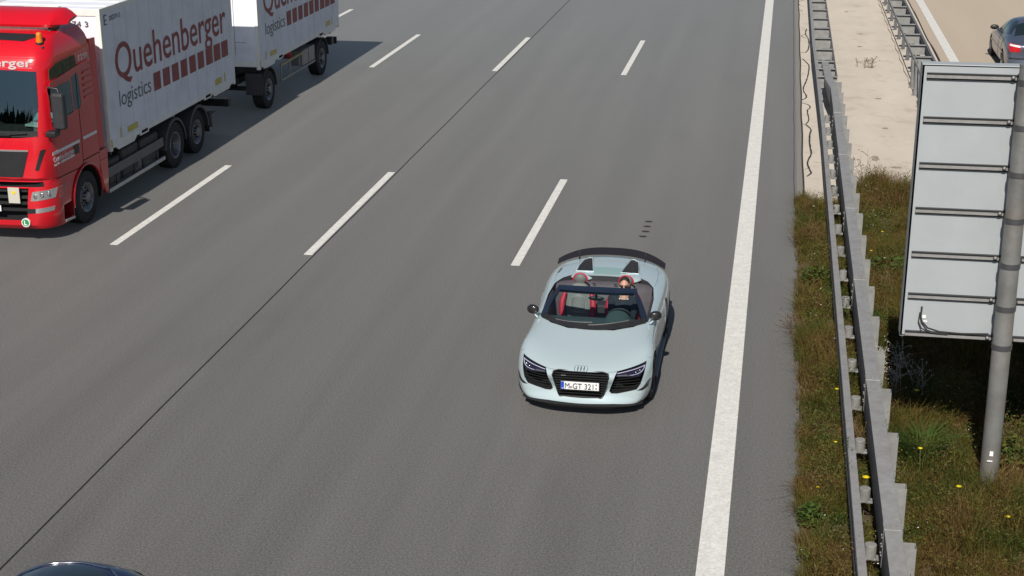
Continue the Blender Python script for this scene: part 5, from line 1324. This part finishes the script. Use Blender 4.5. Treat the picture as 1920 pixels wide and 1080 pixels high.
# tall grass tuft bright green near the pole
def plant(name, label, cat, x, y, build, group=None):
    t = thing(name, label, cat, (x, y, 0), group=group); build(t); return t
M['stem'] = mat('plant_stem', (.09,.10,.03), .8); M['bright_leaf'] = leafy_mat('bright_leaves', [(.035,.075,.012),(.06,.11,.02),(.09,.125,.03)]); M['petal'] = mat('yellow_petals', (.85,.68,.01), .6)
def bush(n, r, h, ls, m, seed):
    def f(t):
        g = np.random.default_rng(seed); st = MB(); lf = MB()
        for k in range(max(6, n//22)):
            a = g.uniform(0, 2*math.pi); rr = r*math.sqrt(g.random()); top = Vector((rr*math.cos(a), rr*math.sin(a), h*g.uniform(.5, 1)))
            st.tube([Vector((rr*.2*math.cos(a), rr*.2*math.sin(a), -.02)), top*.5+Vector((0,0,.02)), top], [.005,.004,.002], 4)
        for k in range(n):
            a = g.uniform(0, 2*math.pi); rr = r*math.sqrt(g.random()); z = h*(.15+.85*g.random())*(1-.35*(rr/r)**2)
            c = Vector((rr*math.cos(a), rr*math.sin(a), z)); s = ls*g.uniform(.6, 1.3)
            u = Vector((g.normal(), g.normal(), g.normal()*.35)).normalized(); v = u.cross(Vector((g.normal()*.4, g.normal()*.4, 1))).normalized(); nn = u.cross(v)
            lf.add([c-u*s, c-u*s*.3+v*s*.6, c+u*s*.5+v*s*.5, c+u*s+nn*s*.15, c+u*s*.5-v*s*.5, c-u*s*.3-v*s*.6], [(0,1,2,3,4,5)])
        obj('stem', st, M['stem'], t); me = lf.mesh('leaves', False); obj('leaves', me, m, t)
    return f
plant('broadleaf_weed', 'bright green broad-leaved weed beside the lower left edge of the sign', 'weed', 2.02, 25.0, bush(170, .38, .42, .05, M['bright_leaf'], 3))
plant('broadleaf_weed', 'dark leafy weed bulging toward the asphalt left of the barrier', 'weed', .82, 24.4, bush(420, .26, .38, .028, M['herb'], 4))
plant('broadleaf_weed', 'lush green weed at the asphalt edge in the bottom right foreground', 'weed', .64, 15.7, bush(300, .15, .30, .025, M['bright_leaf'], 5))
plant('broadleaf_weed', 'dark leafy weed right of the foot of the sign pole', 'weed', 3.05, 17.5, bush(420, .30, .5, .03, M['herb'], 6))
plant('broadleaf_weed', 'green weed growing directly in front of the sign pole', 'weed', 2.62, 16.25, bush(260, .24, .25, .024, M['bright_leaf'], 9))
def tuft(t):
    g = np.random.default_rng(2); m_ = MB()
    for k in range(420):
        a = g.uniform(0, 2*math.pi); r0 = .16*math.sqrt(g.random()); b = Vector((r0*math.cos(a), r0*math.sin(a), -.02)); L = g.uniform(.3, .7); d = Vector((math.cos(a), math.sin(a), 0)); sd = Vector((-d.y, d.x, 0))*.004
        mid = b+d*L*.22+Vector((0,0,L*.6)); tip = b+d*L*.6+Vector((0,0,L*.72)); m_.add([b-sd, b+sd, mid+sd, mid-sd, tip], [(0,1,2,3),(3,2,4)])
    obj('blades', m_.mesh('blades', False), M['bright_leaf'], t)
plant('grass_tuft', 'tall bright green grass tuft between barrier and sign pole', 'grass tuft', 2.02, 17.55, tuft)
def stalks(n, h, seed, m, spread=.10):
    def f(t):
        g = np.random.default_rng(seed); st = MB()
        for k in range(n):
            p = Vector((g.normal()*spread*.4, g.normal()*spread*.4, 0)); pts = [p]; d = Vector((g.normal()*.12, g.normal()*.12, 1)); L = h*g.uniform(.6, 1)
            for j in range(6):
                p = p+d.normalized()*L/6; d += Vector((g.normal()*.14, g.normal()*.14, 0)); pts.append(p)
            st.tube(pts, [.006,.005,.005,.004,.003,.003,.002], 4)
            for j in range(2, 6):
                for q in range(2):
                    e = pts[j]+Vector((g.normal()*.09, g.normal()*.09, g.uniform(.04, .14))); st.tube([pts[j], (pts[j]+e)/2+Vector((0,0,.01)), e], [.003,.003,.0015], 4)
                    for w in range(3): st.ell(e+Vector((g.normal()*.012, g.normal()*.012, g.normal()*.012)), (.006,.006,.009), 5, 4)
        obj('stalk', st, m, t)
    return f
plant('dry_weed', 'tall thin dry weed leaning over the pale slab beside the barrier', 'dry weed', 1.85, 30.6, stalks(4, .95, 21, M['dry']))
plant('dry_weed', 'dry curved weed on the edge of the pale slab, left of the sign', 'dry weed', 2.25, 30.9, stalks(5, .65, 22, M['dry'], .3))
plant('dry_weed', 'dry branching weed poking through the gap of the near barrier', 'dry weed', 1.20, 17.5, stalks(7, .62, 23, M['dry'], .25))
plant('dry_weed', 'white-flecked dry weed in the shade under the sign, next to the barrier', 'dry weed', 1.80, 19.6, stalks(12, .85, 24, mat('pale_stalks', (.45,.43,.38), .9), .5))
plant('dry_weed', 'brown dead stalks sticking over the asphalt beside the verge', 'dry weed', .52, 21.9, stalks(7, .3, 25, M['dry'], .25))
plant('dry_weed', 'small dry tuft alone in the middle of the pale slab', 'dry weed', 2.67, 44.9, stalks(7, .3, 26, M['dry'], .25))
fl = None; spots = [(2.04,19.13,.35),(1.92,17.04,.45),(1.235,15.98,.52),(1.22,21.19,.4),(1.01,19.13,.3),(2.28,16.17,.4),(1.75,25.4,.35),(2.0,26.6,.35),(.95,17.4,.3),(.72,16.2,.25),(3.1,15.8,.4),(2.75,15.6,.35)]
for k, (x, y, h) in enumerate(spots):
    if fl is None:
        fl = thing('yellow_flower', 'small yellow flower among the grass of the median verge', 'flower', (x, y, 0), group='yellow flowers in the verge')
        m = MB(); m.tube([(0,0,-.02),(.01,0,.5),(0,0,1.0)], .006, 5); obj('stem', m, M['stem'], fl)
        m = MB()
        for a in np.linspace(0, 2*math.pi, 12, endpoint=False): m.add([(0,0,1.0),(.028*math.cos(a-.2),.028*math.sin(a-.2),1.01),(.040*math.cos(a),.040*math.sin(a),1.015),(.028*math.cos(a+.2),.028*math.sin(a+.2),1.01)], [(0,1,2,3)])
        m.ell((0,0,1.005), (.014,.014,.012), 8, 5); obj('petals', m, M['petal'], fl); o_ = fl
    else: o_ = copy_tree(fl)
    o_.location = (x, y, 0); sc_ = (1.0, .8, 1.15, .7, .75, .9, .7, .65, .6, .55, .9, .7)[k]; o_.scale = (sc_, sc_, h)
    o_['label'] = 'yellow flower '+('just above the sign shadow edge, nearest behind the tall grass tuft', 'beside the barrier posts, below the bright grass tuft', 'large and bright, inside the gap between the two barrier rails near the bottom', 'inside the barrier gap, level with the bottom of the sign', 'between asphalt and front rail, level with the sign shadow', 'between barrier and pole, left of the pole foot', 'right of the barrier beside the bright broad-leaved weed', 'right of the barrier above the bright broad-leaved weed', 'between asphalt and front rail, level with the pole foot', 'at the asphalt edge above the lush green foreground weed', 'at the right picture edge below the pole', 'below the foot of the sign pole')[k]

# conifers behind the camera, seen only as reflections in the cab windscreen
m = MB(); g_ = np.random.default_rng(7)
for k in range(260):
    x = g_.uniform(-170, -10); y = -75+g_.uniform(-14, 14); h = g_.uniform(9, 15)*(1.25 if k % 5 == 0 else 1); r = h*.21
    m.cyl((x, y, -.4), (x, y, h*.3), .25, 6)
    for j in range(9):
        z = h*(.12+.095*j); rr = r*(1-j/9.2)
        rings = [[(x+rr*(1+.25*g_.random())*math.cos(a), y+rr*(1+.25*g_.random())*math.sin(a), z) for a in np.linspace(0, 2*math.pi, 10, endpoint=False)], [(x+rr*.25*math.cos(a), y+rr*.25*math.sin(a), z+h*.16) for a in np.linspace(0, 2*math.pi, 10, endpoint=False)]]
        m.loft(rings)
tag(obj('distant_wood', m.mesh('distant_wood', False), mat('conifer_green', (.02,.035,.014), .9, var=.4, vscale=2)), 'distant dark conifer wood reflected in the cab windscreen', 'wood', kind='stuff')
